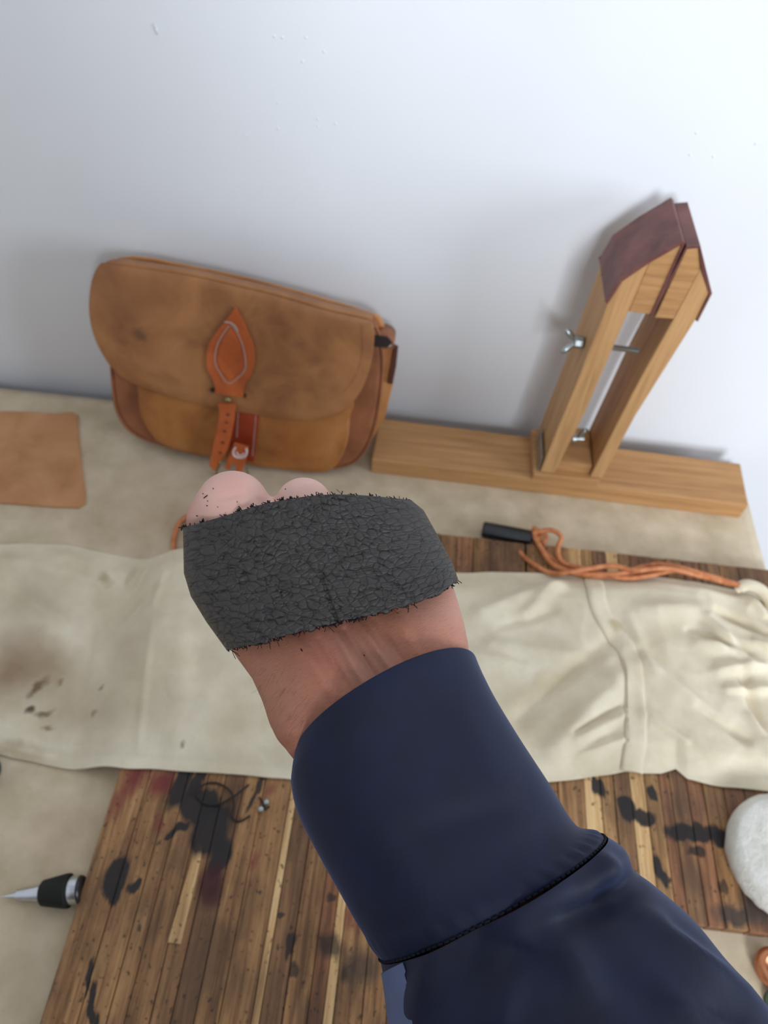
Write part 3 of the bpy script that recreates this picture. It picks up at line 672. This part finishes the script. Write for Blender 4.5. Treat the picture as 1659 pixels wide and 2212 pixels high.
# ------------------------------------------------------------------ white woolly disc at right
M_wool = NT('white_felted_wool', .95, .1)
vv = M_wool.coord(src='World'); M_wool.color(M_wool.ramp(M_wool.noise(vv, 45, 6, .7), [(.3, srgb(214, 208, 194)), (.6, srgb(238, 234, 222))])); M_wool.bump(M_wool.noise(vv, 220, 6, .7), .9, .003)
cw = onZ(1706, 1850, ZB+.01); rw = (onZ(1706, 1850, ZB+.01)-onZ(1577, 1850, ZB+.01)).length
prof = [(0, rw*.9), (.004, rw*.99), (.010, rw), (.016, rw*.95), (.019, rw*.86), (.0175, rw*.74), (.0195, rw*.64), (.0175, rw*.5), (.019, rw*.36), (.018, rw*.2), (.019, .002)]
v, f = lathe_vf(prof, Vector((cw.x, cw.y, ZB+.0005)), (0, 0, 1), 96)
v = [p+Vector((1, 1, .6))*(.0009*mnoise.noise(p*140)) for p in v]
for p in v: p.z = max(p.z, ZB+.0005)
wd = mobj('wool_disc', v, f, M_wool.m, None, smooth=True)
tag(wd, 'thick round white felted wool pad on the right board at the frame edge', 'pad')
cb = empty('copper_item', onZ(1675, 2090, .004)); tag(cb, 'small rounded copper coloured item at the lower right frame edge on the cloth', 'metal part')
M_cop = simple('copper', srgb(186, 120, 82), .3, .5, .7, bump=0)
cc = onZ(1672, 2092, .006)
v, f = lathe_vf([(0, .008), (.002, .0115), (.006, .0125), (.009, .0105), (.0095, .007), (.0075, .006), (.0075, .0005)], Vector((cc.x, cc.y, .0008)), (0, 0, 1), 32)
mobj('cap', v, f, M_cop, cb, smooth=True)
gc = onZ(1655, 2150, .002)
lathe('green_base', [(0, .008), (.003, .008)], Vector((gc.x+.006, gc.y-.004, .0008)), (0, 0, 1), simple('green_base', srgb(52, 66, 40)), cb, 20)

#HAND
# ================================================================== THE ARM
def proj(p):
    d = p-CAM; z = d.dot(cF); return CX+FPX*d.dot(cR)/z, CY-FPX*d.dot(cU)/z
armA = (atD(760, 1380, .262)-atD(940, 1700, .248)).normalized()         # elbow -> knuckles
armC = armA.cross(-cF).normalized(); armC = -armC if armC.dot(cR) < 0 else armC
def add_uv(o, fn_):
    me = o.data; uv = me.uv_layers.new(name='UVMap'); off = rootloc(o)
    co = np.empty(len(me.vertices)*3); me.vertices.foreach_get('co', co); co = co.reshape(-1, 3)+np.array(off)
    vi = np.empty(len(me.loops), dtype=int); me.loops.foreach_get('vertex_index', vi)
    uvs = fn_(co); uv.data.foreach_set('uv', uvs[vi].reshape(-1))
def uv_arm(co): return np.stack([co@np.array(armC), co@np.array(armA)], 1)*10
# ---- skin
ms = NT('skin', .52, .35)
ms.b.inputs['Subsurface Weight'].default_value = .12; ms.b.inputs['Subsurface Radius'].default_value = (.006, .0025, .0015); ms.b.inputs['Subsurface Scale'].default_value = .6
v_ = ms.coord(src='World'); uvm = ms.coord((1, 1, 1), 'UV')
c = ms.ramp(ms.noise(v_, 55, 4, .6), [(.3, srgb(150, 94, 72)), (.55, srgb(170, 112, 88)), (.75, srgb(178, 122, 98))])
cr_ = ms.noise(ms.coord((14, 100, 1), 'UV'), 3.0, 4, .7)
c = ms.mix(ms.ramp(cr_, [(.40, (.6,)*3), (.52, (0, 0, 0))]), c, srgb(140, 86, 66))
skin_spots = []
for (px, py, d, r, col, stg) in [(500, 1070, .276, .019, srgb(222, 178, 164), .9), (655, 1075, .276, .016, srgb(226, 184, 170), .9), (505, 1050, .272, .006, srgb(206, 146, 136), .4),
        (960, 1320, .255, .014, srgb(204, 152, 132), .6), (700, 1420, .243, .010, srgb(190, 122, 102), .4), (620, 1500, .25, .014, srgb(168, 118, 92), .5), (800, 1440, .235, .008, srgb(160, 122, 106), .4), (740, 1380, .238, .007, srgb(158, 120, 104), .4)]:
    p = atD(px, py, d); ds = ms.n('ShaderNodeVectorMath'); ds.operation = 'DISTANCE'; ms.l(v_, ds.inputs[0]); ds.inputs[1].default_value = p
    mr = ms.n('ShaderNodeMapRange'); ms.l(ds.outputs['Value'], mr.inputs[0]); mr.inputs[1].default_value = r*1.5; mr.inputs[2].default_value = r*.5; mr.inputs[3].default_value = 0; mr.inputs[4].default_value = stg
    c = ms.mix(mr.outputs[0], c, col)
ms.color(c)
b1 = ms.bump(cr_, .4, .0007)
b2 = ms.bump(ms.noise(ms.coord((22, 130, 1), 'UV', (0, 0, .35)), 8, 3, .6), .18, .0004, b1)
ms.bump(ms.noise(v_, 1400, 3, .6), .25, .0003, b2)
M_skin = ms.m

def ring(L, Rr, d, b, k=0.0, n=40, bf=None, dl=0, dr=0, power=2.3):
    """closed cross-section between two outline points; b = half thickness towards and away from the viewer"""
    A = atD(*L, d+dl); B = atD(*Rr, d+dr); C = (A+B)/2; u = (B-A)/2; out = []
    for i in range(n):
        th = 2*math.pi*i/n; c_, s_ = math.cos(th), math.sin(th)
        c2 = math.copysign(abs(c_)**(2/power), c_); s2 = math.copysign(abs(s_)**(2/power), s_)
        bb = b if s_ > 0 else (bf or b)
        out.append(C+u*c2+(-cF*bb+armA*k)*s2)
    return out
person = empty('person', atD(900, 1700, .25)); tag(person, 'person reaching an arm forward in a fist, navy sleeve with pale stripe', 'person')
acc = Acc()
hand_rings = [((1120, 2270), (1360, 2100), .240, .020), ((960, 2070), (1215, 1890), .241, .022), ((790, 1900), (1150, 1700), .241, .0245), ((700, 1760), (1072, 1560), .247, .0225), ((664, 1672), (1012, 1452), .250, .0220), ((622, 1612), (1013, 1398), .2525, .0222), ((586, 1560), (1004, 1350), .2555, .0222),
   ((566, 1505), (992, 1306), .2595, .0215), ((540, 1450), (980, 1268), .2635, .0195), ((500, 1390), (966, 1222), .268, .0175), ((446, 1280), (945, 1168), .274, .0155), ((440, 1175), (905, 1122), .2795, .0140), ((465, 1125), (870, 1110), .2815, .0125), ((520, 1105), (830, 1115), .282, .008)]
rr_ = [ring(L, R2, d, b, 0, 40, b*.95) for L, R2, d, b in hand_rings]
n_ = 40; vv = [p for r in rr_ for p in r]; ff = []
for i in range(len(rr_)-1):
    for k in range(n_): ff.append((i*n_+k, i*n_+(k+1) % n_, (i+1)*n_+(k+1) % n_, (i+1)*n_+k))
ff.append(list(range(n_))[::-1]); ff.append([(len(rr_)-1)*n_+k for k in range(n_)])
acc.add(vv, ff)
def sph(acc, p, r, sx=1.0):
    s, h = 14, 9; v = [p+Vector((0, 0, r))]; f = []
    for i in range(1, h):
        for k in range(s):
            a1 = math.pi*i/h; a2 = 2*math.pi*k/s; v.append(p+Vector((math.sin(a1)*math.cos(a2), math.sin(a1)*math.sin(a2), math.cos(a1)))*r)
    v.append(p-Vector((0, 0, r)))
    for k in range(s): f.append((0, 1+k, 1+(k+1) % s))
    for i in range(h-2):
        for k in range(s): a_ = 1+i*s; f.append((a_+k, a_+s+k, a_+s+(k+1) % s, a_+(k+1) % s))
    e = len(v)-1
    for k in range(s): f.append((e, 1+(h-2)*s+(k+1) % s, 1+(h-2)*s+k))
    acc.add(v, f)
def chain(pts):
    P = [(atD(x, y, d), r) for x, y, d, r in pts]
    for (p, r), (q_, r2) in zip(P, P[1:]):
        n = max(2, int((q_-p).length/.0016))
        for i in range(n+1): t = i/n; sph(acc, p.lerp(q_, t), r+(r2-r)*t)
E3 = .001
chain([(640, 1300, .262, 10*E3), (560, 1190, .272, 12*E3), (504, 1095, .2815, 14.2*E3), (496, 1120, .292, 12.5*E3), (488, 1185, .318, 9.8*E3), (530, 1262, .320, 8.6*E3), (580, 1285, .310, 7.6*E3)])
chain([(466, 1122, .284, 11.5*E3), (500, 1092, .281, 13.5*E3)])
chain([(720, 1300, .260, 9*E3), (690, 1190, .270, 10*E3), (656, 1094, .2805, 11.4*E3), (650, 1120, .293, 11*E3), (620, 1195, .322, 9.8*E3), (650, 1272, .320, 8.6*E3), (672, 1285, .310, 7.8*E3)])
chain([(800, 1300, .260, 9*E3), (790, 1200, .270, 9.5*E3), (778, 1142, .280, 9.8*E3), (768, 1160, .292, 9.5*E3), (745, 1205, .316, 9*E3), (752, 1266, .314, 8*E3), (760, 1275, .305, 7.2*E3)])
chain([(870, 1300, .262, 8*E3), (870, 1210, .270, 8.6*E3), (862, 1168, .278, 8.8*E3), (855, 1182, .288, 8.5*E3), (842, 1222, .306, 8*E3), (842, 1266, .304, 7.2*E3), (838, 1272, .290, 6.4*E3)])
chain([(668, 1500, .264, 13*E3), (560, 1372, .286, 12*E3), (486, 1258, .316, 10*E3), (510, 1222, .334, 9.4*E3), (556, 1208, .340, 8*E3)])
raw = mobj('hand_raw', acc.v, acc.f, None)
rm = raw.modifiers.new('r', 'REMESH'); rm.mode = 'VOXEL'; rm.voxel_size = .0013; rm.use_smooth_shade = True
sm = raw.modifiers.new('s', 'SMOOTH'); sm.factor = .6; sm.iterations = 10
sb = raw.modifiers.new('sub', 'SUBSURF'); sb.levels = 1; sb.render_levels = 1
dg = bpy.context.evaluated_depsgraph_get(); me = bpy.data.meshes.new_from_object(raw.evaluated_get(dg)); bpy.data.objects.remove(raw)
me.name = 'arm'; arm = bpy.data.objects.new('arm', me); COL.objects.link(arm); arm.parent = person
me.transform(Matrix.Translation(-person.location)); me.materials.clear(); me.materials.append(M_skin)
# tendons, veins and creases as relief: (x0,y0,x1,y1,width px,height mm)
REL = [(720, 1360, 800, 1500, 12, .9), (775, 1345, 860, 1470, 11, .8), (640, 1380, 720, 1500, 16, .7), (850, 1325, 905, 1420, 14, .5), (745, 1360, 830, 1490, 8, -.6), (690, 1380, 760, 1500, 9, -.5), (810, 1340, 880, 1440, 9, -.4),
       (612, 1560, 640, 1600, 34, 1.2), (560, 1078, 584, 1096, 10, -.8), (450, 1080, 560, 1060, 9, -.3), (470, 1105, 560, 1090, 6, -.25)]
REL_K = .0012
def relief(me, off, items, axis, near=True):
    n = len(me.vertices); co = np.empty(n*3); me.vertices.foreach_get('co', co); co = co.reshape(-1, 3)
    no = np.empty(n*3); me.vertices.foreach_get('normal', no); no = no.reshape(-1, 3)
    wco = co+np.array(off)-np.array(CAM); z = wco@np.array(cF); px = CX+FPX*(wco@np.array(cR))/z; py = CY-FPX*(wco@np.array(cU))/z
    if np.mean(np.sum(no*(co-co.mean(0)), 1)) < 0: no = -no
    face = np.clip(-(no@np.array(cF))*1.5+.2, 0, 1)
    h = np.zeros(n)
    for (x0, y0, x1, y1, w_, hh) in items:
        ax_, ay_ = x1-x0, y1-y0; t = np.clip(((px-x0)*ax_+(py-y0)*ay_)/(ax_*ax_+ay_*ay_), 0, 1)
        d = np.hypot(px-(x0+ax_*t), py-(y0+ay_*t)); h += hh*REL_K*np.exp(-(d/w_)**2*1.3)*(.5+.5*np.sin(np.pi*t))
    co += no*(h*face)[:, None]; me.vertices.foreach_set('co', co.reshape(-1)); me.update()
relief(me, person.location, [q_[:5]+(q_[5]*1.7,) for q_ in REL], armA)
# wrinkles at the outer side of the wrist
for i in range(6): pass
add_uv(arm, uv_arm)
me.polygons.foreach_set('use_smooth', [True]*len(me.polygons))

# ---- sleeve
mn = NT('navy_jersey', .62, .3)
v_ = mn.coord((1, 1, 1), 'UV'); w3 = mn.coord(src='World')
mn.color(mn.ramp(mn.noise(w3, 70, 3), [(.3, srgb(10, 15, 35)), (.7, srgb(14, 21, 49))]))
fb = mn.noise(mn.coord((500, 500, 1), 'UV'), 1.0, 2, .5)
mn.bump(mn.noise(w3, 2600, 2, .6), .3, .0003)
mn.b.inputs['Sheen Weight'].default_value = .22; mn.b.inputs['Sheen Roughness'].default_value = .35; mn.b.inputs['Sheen Tint'].default_value = (.35, .5, 1, 1)
M_navy = mn.m
M_stripe = simple('pale_blue_stripe', srgb(88, 98, 128), .7, .2, bump=.2, bscale=2000)
M_nseam = simple('navy_seam', srgb(14, 16, 28), .8, .2, bump=0)
SLV = [ # L, R, depth, near half thickness, forward tilt
 ((652, 1648), (1026, 1416), .2500, .0262, .0165), ((645, 1680), (1034, 1436), .2492, .0268, .0160), ((642, 1712), (1046, 1462), .2485, .0272, .0150), ((654, 1764), (1072, 1512), .2470, .0275, .0135), ((690, 1836), (1122, 1594), .2445, .0280, .0115),
 ((733, 1912), (1186, 1692), .2415, .0288, .0098), ((770, 1978), (1240, 1778), .2390, .0296, .0095), ((797, 2020), (1278, 1797), .2375, .0300, .0094), ((822, 2062), (1306, 1806), .2365, .0302, .0092)]
SLV2 = [((824, 2066), (1312, 1808), .2363, .0306, .0092), ((832, 2105), (1350, 1836), .2350, .0316, .009), ((838, 2150), (1372, 1882), .2335, .0330, .008), ((846, 2215), (1418, 1918), .2310, .0345, .007), ((862, 2310), (1500, 1990), .2270, .0360, .006),
 ((900, 2430), (1572, 2078), .2225, .0375, .005), ((980, 2580), (1680, 2195), .2170, .039, .004), ((1100, 2780), (1850, 2340), .209, .041, .002), ((1260, 3050), (2080, 2540), .198, .044, 0), ((1500, 3450), (2450, 2850), .180, .047, 0)]
def loft_rings(defs, n=120, sub=8):
    rs = [ring(L, R2, d, b, k, n, b*1.0, power=2.1) for L, R2, d, b, k in defs]; out = []
    cols = [catmull([r[i] for r in rs], sub) for i in range(n)]
    return [[cols[i][j] for i in range(n)] for j in range(len(cols[0]))]
def mesh_rings(name, rs, mat, parent, cap_end=False):
    n = len(rs[0]); v = [p for r in rs for p in r]; f = []
    for i in range(len(rs)-1):
        for k in range(n): f.append((i*n+k, (i+1)*n+k, (i+1)*n+(k+1) % n, i*n+(k+1) % n))
    if cap_end: f.append([(len(rs)-1)*n+k for k in range(n)])
    o = mobj(name, v, f, mat, parent, smooth=True); add_uv(o, uv_arm); return o
R2_ = loft_rings(SLV2)
NV = len(R2_)
def wring(C, u, vv_, n=120):
    C, u, vv_ = Vector(C), Vector(u), Vector(vv_)
    return [C+u*math.cos(2*math.pi*i/n)+vv_*math.sin(2*math.pi*i/n) for i in range(n)]
UP = [wring((.205, -.665, .252), (.047, .032, .006), (.004, -.014, .052)), wring((.246, -.735, .250), (.056, .016, -.014), (-.004, .030, .050)), wring((.248, -.785, .315), (.058, .004, -.008), (0, .056, .020)),
      wring((.240, -.825, .385), (.062, 0, -.012), (0, .062, .022)), wring((.205, -.865, .440), (.045, 0, -.050), (0, .070, .010)), wring((.150, -.880, .455), (.02, 0, -.070), (0, .070, .004))]
base_ = [R2_[-1]]+UP; colsU = [catmull([r[i] for r in base_], 6) for i in range(120)]
R2_ = R2_+[[colsU[i][j] for i in range(120)] for j in range(1, len(colsU[0]))]
sleeve = mesh_rings('sleeve', R2_, M_navy, person, True)
TOR = [(-.36, .175, .125), (-.20, .180, .130), (0, .185, .130), (.2, .200, .130), (.34, .212, .125), (.42, .200, .110), (.47, .150, .095), (.50, .085, .080), (.52, .068, .072)]
tb = [wring((-.03, -.90, z), (a_, 0, 0), (0, b_, 0), 48) for z, a_, b_ in TOR]
tb = [[catmull([r[i] for r in tb], 4)[j] for i in range(48)] for j in range(4*(len(tb)-1)+1)]
jk = mesh_rings('jacket_body', tb, M_navy, person, True)
HD = [(.49, .058, .060, -.90), (.55, .056, .060, -.895), (.575, .060, .075, -.885), (.60, .066, .092, -.88), (.64, .072, .098, -.885), (.68, .076, .100, -.89), (.72, .076, .100, -.895), (.76, .068, .090, -.90), (.785, .045, .060, -.90), (.795, .010, .012, -.90)]
hb = [wring((-.03, y_, z), (a_, 0, 0), (0, b_, 0), 48) for z, a_, b_, y_ in HD]
hb = [[catmull([r[i] for r in hb], 4)[j] for i in range(48)] for j in range(4*(len(hb)-1)+1)]
for r in hb:
    for p in r:
        n_x = p.x+.03
        if p.y > -.84:
            p.y += .020*math.exp(-(n_x/.010)**2-((p.z-.655)/.020)**2)-.006*math.exp(-((abs(n_x)-.030)/.014)**2-((p.z-.678)/.010)**2)+.005*math.exp(-(n_x/.022)**2-((p.z-.615)/.006)**2)+.005*math.exp(-(n_x/.02)**2-((p.z-.585)/.012)**2)
head = mesh_rings('head', hb, M_skin, person, True)
for sx in (-1, 1):
    a = Acc(); a.add(*tube_vf(catmull([(-.03+sx*.074, -.885, .645), (-.03+sx*.082, -.895, .665), (-.03+sx*.082, -.905, .690), (-.03+sx*.075, -.890, .700)], 4), .007, 8)); mobj('ear', a.v, a.f, M_skin, head, smooth=True)
    lathe('eye', [(0, .0005), (.002, .007), (.006, .009), (.010, .0075), (.0125, .001)], Vector((-.03+sx*.030, -.802, .678)), (0, 1, 0), simple('eye_white', srgb(214, 210, 204), .3), head, 20)
hs = [[Vector((-.03+(p.x+.03)*1.06, -.905+(p.y+.895)*1.05-.004, p.z+.004)) for p in r] for r in hb if r[0].z > .66]
for r in hs:
    for p in r:
        if p.y > -.845 and p.z < .735: p.y = -.845
mesh_rings('hair', hs, simple('dark_brown_hair', srgb(52, 38, 30), .7), head, True)
RS = [(1290, 1850, 1330, 1900, 30, 3), (1375, 1905, 1290, 1960, 34, -4.5), (1290, 1960, 1190, 2000, 40, -3), (1400, 1985, 1640, 2150, 34, 4.0), (1240, 1900, 1120, 1960, 60, 3), (1050, 1990, 1000, 2120, 50, -3), (1080, 2050, 1160, 2080, 30, -2.5), (1270, 2040, 1400, 2160, 50, -2.0),
      (1200, 2020, 1280, 2130, 40, 2.5), (940, 2040, 900, 2180, 34, 2), (1450, 2000, 1600, 2110, 20, -2.5), (1500, 2170, 1600, 2212, 26, -2.5), (1440, 2150, 1560, 2212, 26, 2.5), (1110, 2120, 1080, 2220, 30, 2)]
relief(sleeve.data, person.location, [q_[:5]+(q_[5]*1.0,) for q_ in RS], armA)
R1_ = loft_rings(SLV)
# gathers just above the seam
nn_ = len(R1_)
for j, r in enumerate(R1_):
    t = j/(nn_-1); g = math.exp(-((t-.90)/.055)**2)
    c = sum(r, Vector())/len(r)
    for k in range(len(r)):
        th = 2*math.pi*k/len(r)
        amt = .0009*math.sin(th*40+math.sin(th*5))*g*(.25+.75*max(0, math.cos(th-.5)))+.0004*g
        r[k] = r[k]+(r[k]-c).normalized()*amt-(r[k]-c).normalized()*(.0004*sstep((t-.96)/.04))
cuff = mesh_rings('cuff', R1_, M_navy, sleeve)
s_ = cuff.modifiers.new('solid', 'SOLIDIFY'); s_.thickness = .0016; s_.offset = -1
relief(cuff.data, person.location, [(1000, 1560, 1120, 1760, 46, 1.2), (900, 1800, 1120, 1740, 40, -1.0), (760, 1760, 900, 1900, 60, 1.0)], armA)
last = R1_[-1]; n_ = len(last); c = sum(last, Vector())/n_
a = Acc()
for k in range(n_):
    p0 = last[k]; p1 = last[(k+1) % n_]; o_ = (p0-c).normalized()*.0004
    a.add(*tube_vf([p0+o_+(p1-p0)*.15, p0+o_*1.15+(p1-p0)*.5, p0+o_+(p1-p0)*.85], .00042, 5))
st = mobj('seam_stitching', a.v, a.f, M_nseam, sleeve, smooth=True); tag(st, kind='stuff')
# pale stripe panel along the lower seam side: follows the sleeve surface
rs2 = R2_; n_ = 120; v = []; f = []
def surf_at(j, th):
    k = (th/(2*math.pi)*n_) % n_; k0 = int(k); fr = k-k0; r = rs2[j]
    p = r[k0].lerp(r[(k0+1) % n_], fr); c = sum(r, Vector())/n_; return p+(p-c).normalized()*.0007
def th_near(j, px_target_fn):
    best = None
    for q_ in range(40, 120):
        th = 2*math.pi*q_/240; x, y = proj(surf_at(j, th)); 
        d = abs(x-px_target_fn(y))
        if best is None or d < best[0]: best = (d, th)
    return best[1]
JJ = list(range(0, NV-1)); K = 8
for j in JJ:
    tR = th_near(j, lambda y: np.interp(y, [2050, 2080, 2130, 2170, 2212, 2400, 3500], [860, 872, 878, 884, 893, 960, 1500]))
    tL = math.pi+.25
    w_ = min(1, j/9)
    for k in range(K+1): v.append(surf_at(j, tR+(tL-tR)*k/K*w_))
for i in range(len(JJ)-1):
    for k in range(K): f.append((i*(K+1)+k, (i+1)*(K+1)+k, (i+1)*(K+1)+k+1, i*(K+1)+k+1))
stripe = mobj('stripe', v, f, M_stripe, sleeve, smooth=True); tag(stripe, 'pale slate blue stripe along the navy sleeve')

# ---- leather hand guard
ml = NT('black_grained_leather', .5, .4)
uvL = ml.coord((1, 1, 1), 'UV')
def vor(scale, rnd=1.0, st_=(1, 1, 1), rot=0):
    nz = ml.n('ShaderNodeTexNoise'); ml.l(uvL, nz.inputs['Vector']); nz.inputs['Scale'].default_value = scale*.35; nz.inputs['Detail'].default_value = 1
    sc = ml.n('ShaderNodeVectorMath'); sc.operation = 'MULTIPLY_ADD'; ml.l(nz.outputs['Color'], sc.inputs[0]); sc.inputs[1].default_value = (.6/scale,)*3; ml.l(uvL, sc.inputs[2])
    mp = ml.n('ShaderNodeMapping'); ml.l(sc.outputs[0], mp.inputs[0]); mp.inputs['Scale'].default_value = st_; mp.inputs['Rotation'].default_value = (0, 0, rot)
    x = ml.n('ShaderNodeTexVoronoi'); x.feature = 'DISTANCE_TO_EDGE'; ml.l(mp.outputs[0], x.inputs['Vector']); x.inputs['Scale'].default_value = scale; x.inputs['Randomness'].default_value = rnd
    return x.outputs['Distance']
mlf = lambda d, hi: ml.ramp(d, [(0, (0, 0, 0)), (hi*.35, (.5,)*3), (hi*.8, (.85,)*3), (hi*1.4, (1, 1, 1))])
h1_ = mlf(vor(27, 1, (.85, 1.3, 1), .10), .17); h2_ = mlf(vor(60, 1, (.8, 1.2, 1), -.15), .15)
def crease(sx, sy, sc, rot, w_):
    nz = ml.noise(ml.coord((sx, sy, 1), 'UV', (0, 0, rot)), sc, 3, .5, .4)
    a_ = ml.math('ABSOLUTE', ml.math('SUBTRACT', nz, .5)); return ml.ramp(a_, [(0, (0, 0, 0)), (w_, (1, 1, 1))])
h3 = crease(1.6, 7, 2.2, .16, .035); h4 = crease(2.2, 6, 2.6, -.35, .03)
hh = ml.math('ADD', ml.math('MULTIPLY', h1_, .75), ml.math('MULTIPLY', h2_, .08))
hh = ml.math('ADD', hh, ml.math('ADD', ml.math('MULTIPLY', h3, .45), ml.math('MULTIPLY', h4, .25)))
col_ = ml.ramp(hh, [(.35, srgb(22, 20, 19)), (1.0, srgb(55, 51, 48))])
ml.color(col_); bb = ml.bump(hh, .6, .0010); ml.bump(ml.noise(uvL, 300, 3), .12, .0004, bb)
M_blk = ml.m
T_ = [(395, 1140), (480, 1116), (560, 1091), (650, 1074), (720, 1068), (800, 1071), (888, 1080)]
B_ = [(490, 1405), (560, 1388), (650, 1363), (740, 1341), (830, 1320), (910, 1296), (991, 1255)]
Tc = catmull([Vector((x, y, 0)) for x, y in T_], 20); Bc = catmull([Vector((x, y, 0)) for x, y in B_], 20)
def poly(P, t): x = t*(len(P)-1); i = min(int(x), len(P)-2); return P[i].lerp(P[i+1], x-i)
Lx = lambda s: np.interp(s, [0, .37, .56, .77, 1], [395, 397, 412, 446, 490]); Ly = lambda s: np.interp(s, [0, .37, .56, .77, 1], [1140, 1238, 1288, 1344, 1405])
Rx = lambda s: np.interp(s, [0, .15, .38, .75, 1], [888, 915, 942, 977, 991]); Ry = lambda s: np.interp(s, [0, .15, .38, .75, 1], [1080, 1102, 1150, 1215, 1255])
NS, NTT, NF = 90, 220, 60
v = []; uvs = []
def near(s, t):
    p = poly(Tc, t).lerp(poly(Bc, t), s); l0 = poly(Tc, 0).lerp(poly(Bc, 0), s); r0 = poly(Tc, 1).lerp(poly(Bc, 1), s)
    wl_, wr2 = (1-t)**2, t**3
    x = p.x+(Lx(s)-l0.x)*wl_+(Rx(s)-r0.x)*wr2; y = p.y+(Ly(s)-l0.y)*wl_+(Ry(s)-r0.y)*wr2
    dc = .2795+(.2620-.2795)*s; b = .0165+(.0228-.0165)*s
    q_ = abs(2*t-1); bulge = (1-q_**4)**(1/1.9) if q_ < 1 else 0
    d = dc-b*bulge
    d -= .0013*mnoise.noise(Vector((t*3.2, s*2.4, 2)))*bulge
    wz = mnoise.noise(Vector((t*7+s*1.5, s*15-t*5, 4.4))); d += .0010*max(0, 1-abs(wz)*5)*bulge*(.4+.6*(1-t))
    wz = mnoise.noise(Vector((t*14, s*26-t*8, 9.4))); d += .0005*max(0, 1-abs(wz)*5)*bulge
    d += .0011*math.exp(-((t-.50+.02*s)/.006)**2)*sstep((s-.45)/.3)*bulge
    return atD(x, y, d)
for i in range(NS+1):
    s = i/NS; row = []
    for j in range(NTT+1): row.append(near(s, j/NTT))
    A_, B2 = row[-1], row[0]
    dc = .2795+(.2620-.2795)*s
    for j in range(1, NF):
        t = 1-j/NF; p = near(s, t); q_ = abs(2*t-1); bl = math.sqrt(max(0, 1-q_*q_))
        x, y = proj(p); y += 22*(1-2*s)*bl
        d = dc+(.0212)*bl; row.append(atD(x, y, d))
    v += row
W_ = NTT+NF; f = []
for i in range(NS):
    for j in range(W_): f.append((i*W_+j+0*i, i*W_+(j+1) % W_, (i+1)*W_+(j+1) % W_, (i+1)*W_+j))
# rows have NTT+1 + NF-1 = W_ points
guard = mobj('leather_hand_guard', v, f, M_blk, None, smooth=True)
me = guard.data; uv = me.uv_layers.new(name='UVMap'); vi = np.empty(len(me.loops), dtype=int); me.loops.foreach_get('vertex_index', vi)
jj = vi % W_; ii = vi//W_; uu = np.where(jj <= NTT, jj/NTT*.12, .12+(jj-NTT)/NF*.12)*10; vv2 = ii/NS*.05*10; uv.data.foreach_set('uv', np.stack([uu, vv2], 1).reshape(-1).astype(float))
s_ = guard.modifiers.new('solid', 'SOLIDIFY'); s_.thickness = .0014; s_.offset = -1
sh = guard
tag(guard, 'black pebbled leather band with frayed edges wrapped around the fist', 'hand guard')
M_fib = simple('black_fibre', srgb(22, 18, 20), .8, .2, bump=0)
a = Acc()
def fibre(p, d, ln, r):
    q_ = Vector((random.uniform(-1, 1), random.uniform(-1, 1), random.uniform(-1, 1)))*.5
    P = [p-d*.0006, p+d*ln*.4+q_*ln*.2, p+d*ln*.75+q_*ln*.6, p+d*ln+q_*ln*1.1]; a.add(*tube_vf(catmull(P, 3), r, 4))
for k in range(150):
    t = random.random(); p = near(1, t); big = random.random() < .10
    for z in range(random.choice((1, 1, 2))): fibre(p+cF*.0008, -armA+armC*random.uniform(-.8, .8), random.uniform(.0003, .0010) if not big else random.uniform(.0014, .0028), .00011 if big else .00018)
for k in range(70):
    t = random.random(); p = near(0, t); big = random.random() < .10
    fibre(p+cF*.0008, armA+armC*random.uniform(-.8, .8), random.uniform(.0003, .0009) if not big else random.uniform(.0014, .0026), .00011 if big else .00018)
for (t, ed) in ((.245, 0), (.30, 0), (.37, 0), (.42, 0), (.46, 0), (.0, 0), (.09, 0), (.42, 1), (.46, 1), (.49, 1), (.53, 1), (.56, 1)):
    p = near(ed, t)
    for z in range(7): fibre(p+cF*.0006+armC*random.uniform(-.0008, .0008), (armA if ed == 0 else -armA)*1.0+armC*random.uniform(-1, 1), random.uniform(.0005, .0013), .00022)
fib = mobj('frayed_fibres', a.v, a.f, M_fib, guard, smooth=True); tag(fib, kind='stuff')
a = Acc()
# lint on the knuckle and specks on the wrist, set on the skin
from mathutils.bvhtree import BVHTree
bvh = BVHTree.FromPolygons([v_.co+person.location for v_ in arm.data.vertices], [tuple(p.vertices) for p in arm.data.polygons])
def onskin(x, y):
    d = ray(x, y).normalized(); h = bvh.ray_cast(CAM, d); return (h[0]-d*.0002) if h[0] else None
for (x, y, dx, dy) in [(438, 1066, 1, 1), (440, 1076, 8, -6), (424, 1114, 3, 1), (448, 1082, 1, 1), (512, 1084, 1, 1), (616, 1056, 1, 1), (650, 1402, 3, 5), (786, 1415, 2, 1), (446, 1092, 2, 1), (470, 1095, 1, 0), (460, 1055, 1, 1)]:
    p, q_ = onskin(x, y), onskin(x+dx, y+dy)
    if p and q_: a.add(*tube_vf([p, (p+q_)/2-cF*.0001, q_+Vector((0, 0, .00005))], .00018, 5))
# short dark hairs along the thumb side of the wrist
for k in range(70):
    y = random.uniform(1440, 1640); lx = np.interp(y, [1440, 1510, 1560, 1610, 1640], [540, 568, 590, 630, 655])
    x = lx+abs(random.gauss(0, 45))+3; p = onskin(x, y)
    if p is None: continue
    d = (-armC*.9-armA*.5+Vector((random.uniform(-.3, .3), random.uniform(-.3, .3), random.uniform(-.3, .3)))).normalized()*random.uniform(.002, .0045)
    a.add(*tube_vf([p, p+d*.5-cF*.0003, p+d], .00002, 3))
ln = mobj('hairs_and_lint', a.v, a.f, M_fib, arm, smooth=True); tag(ln, kind='stuff')
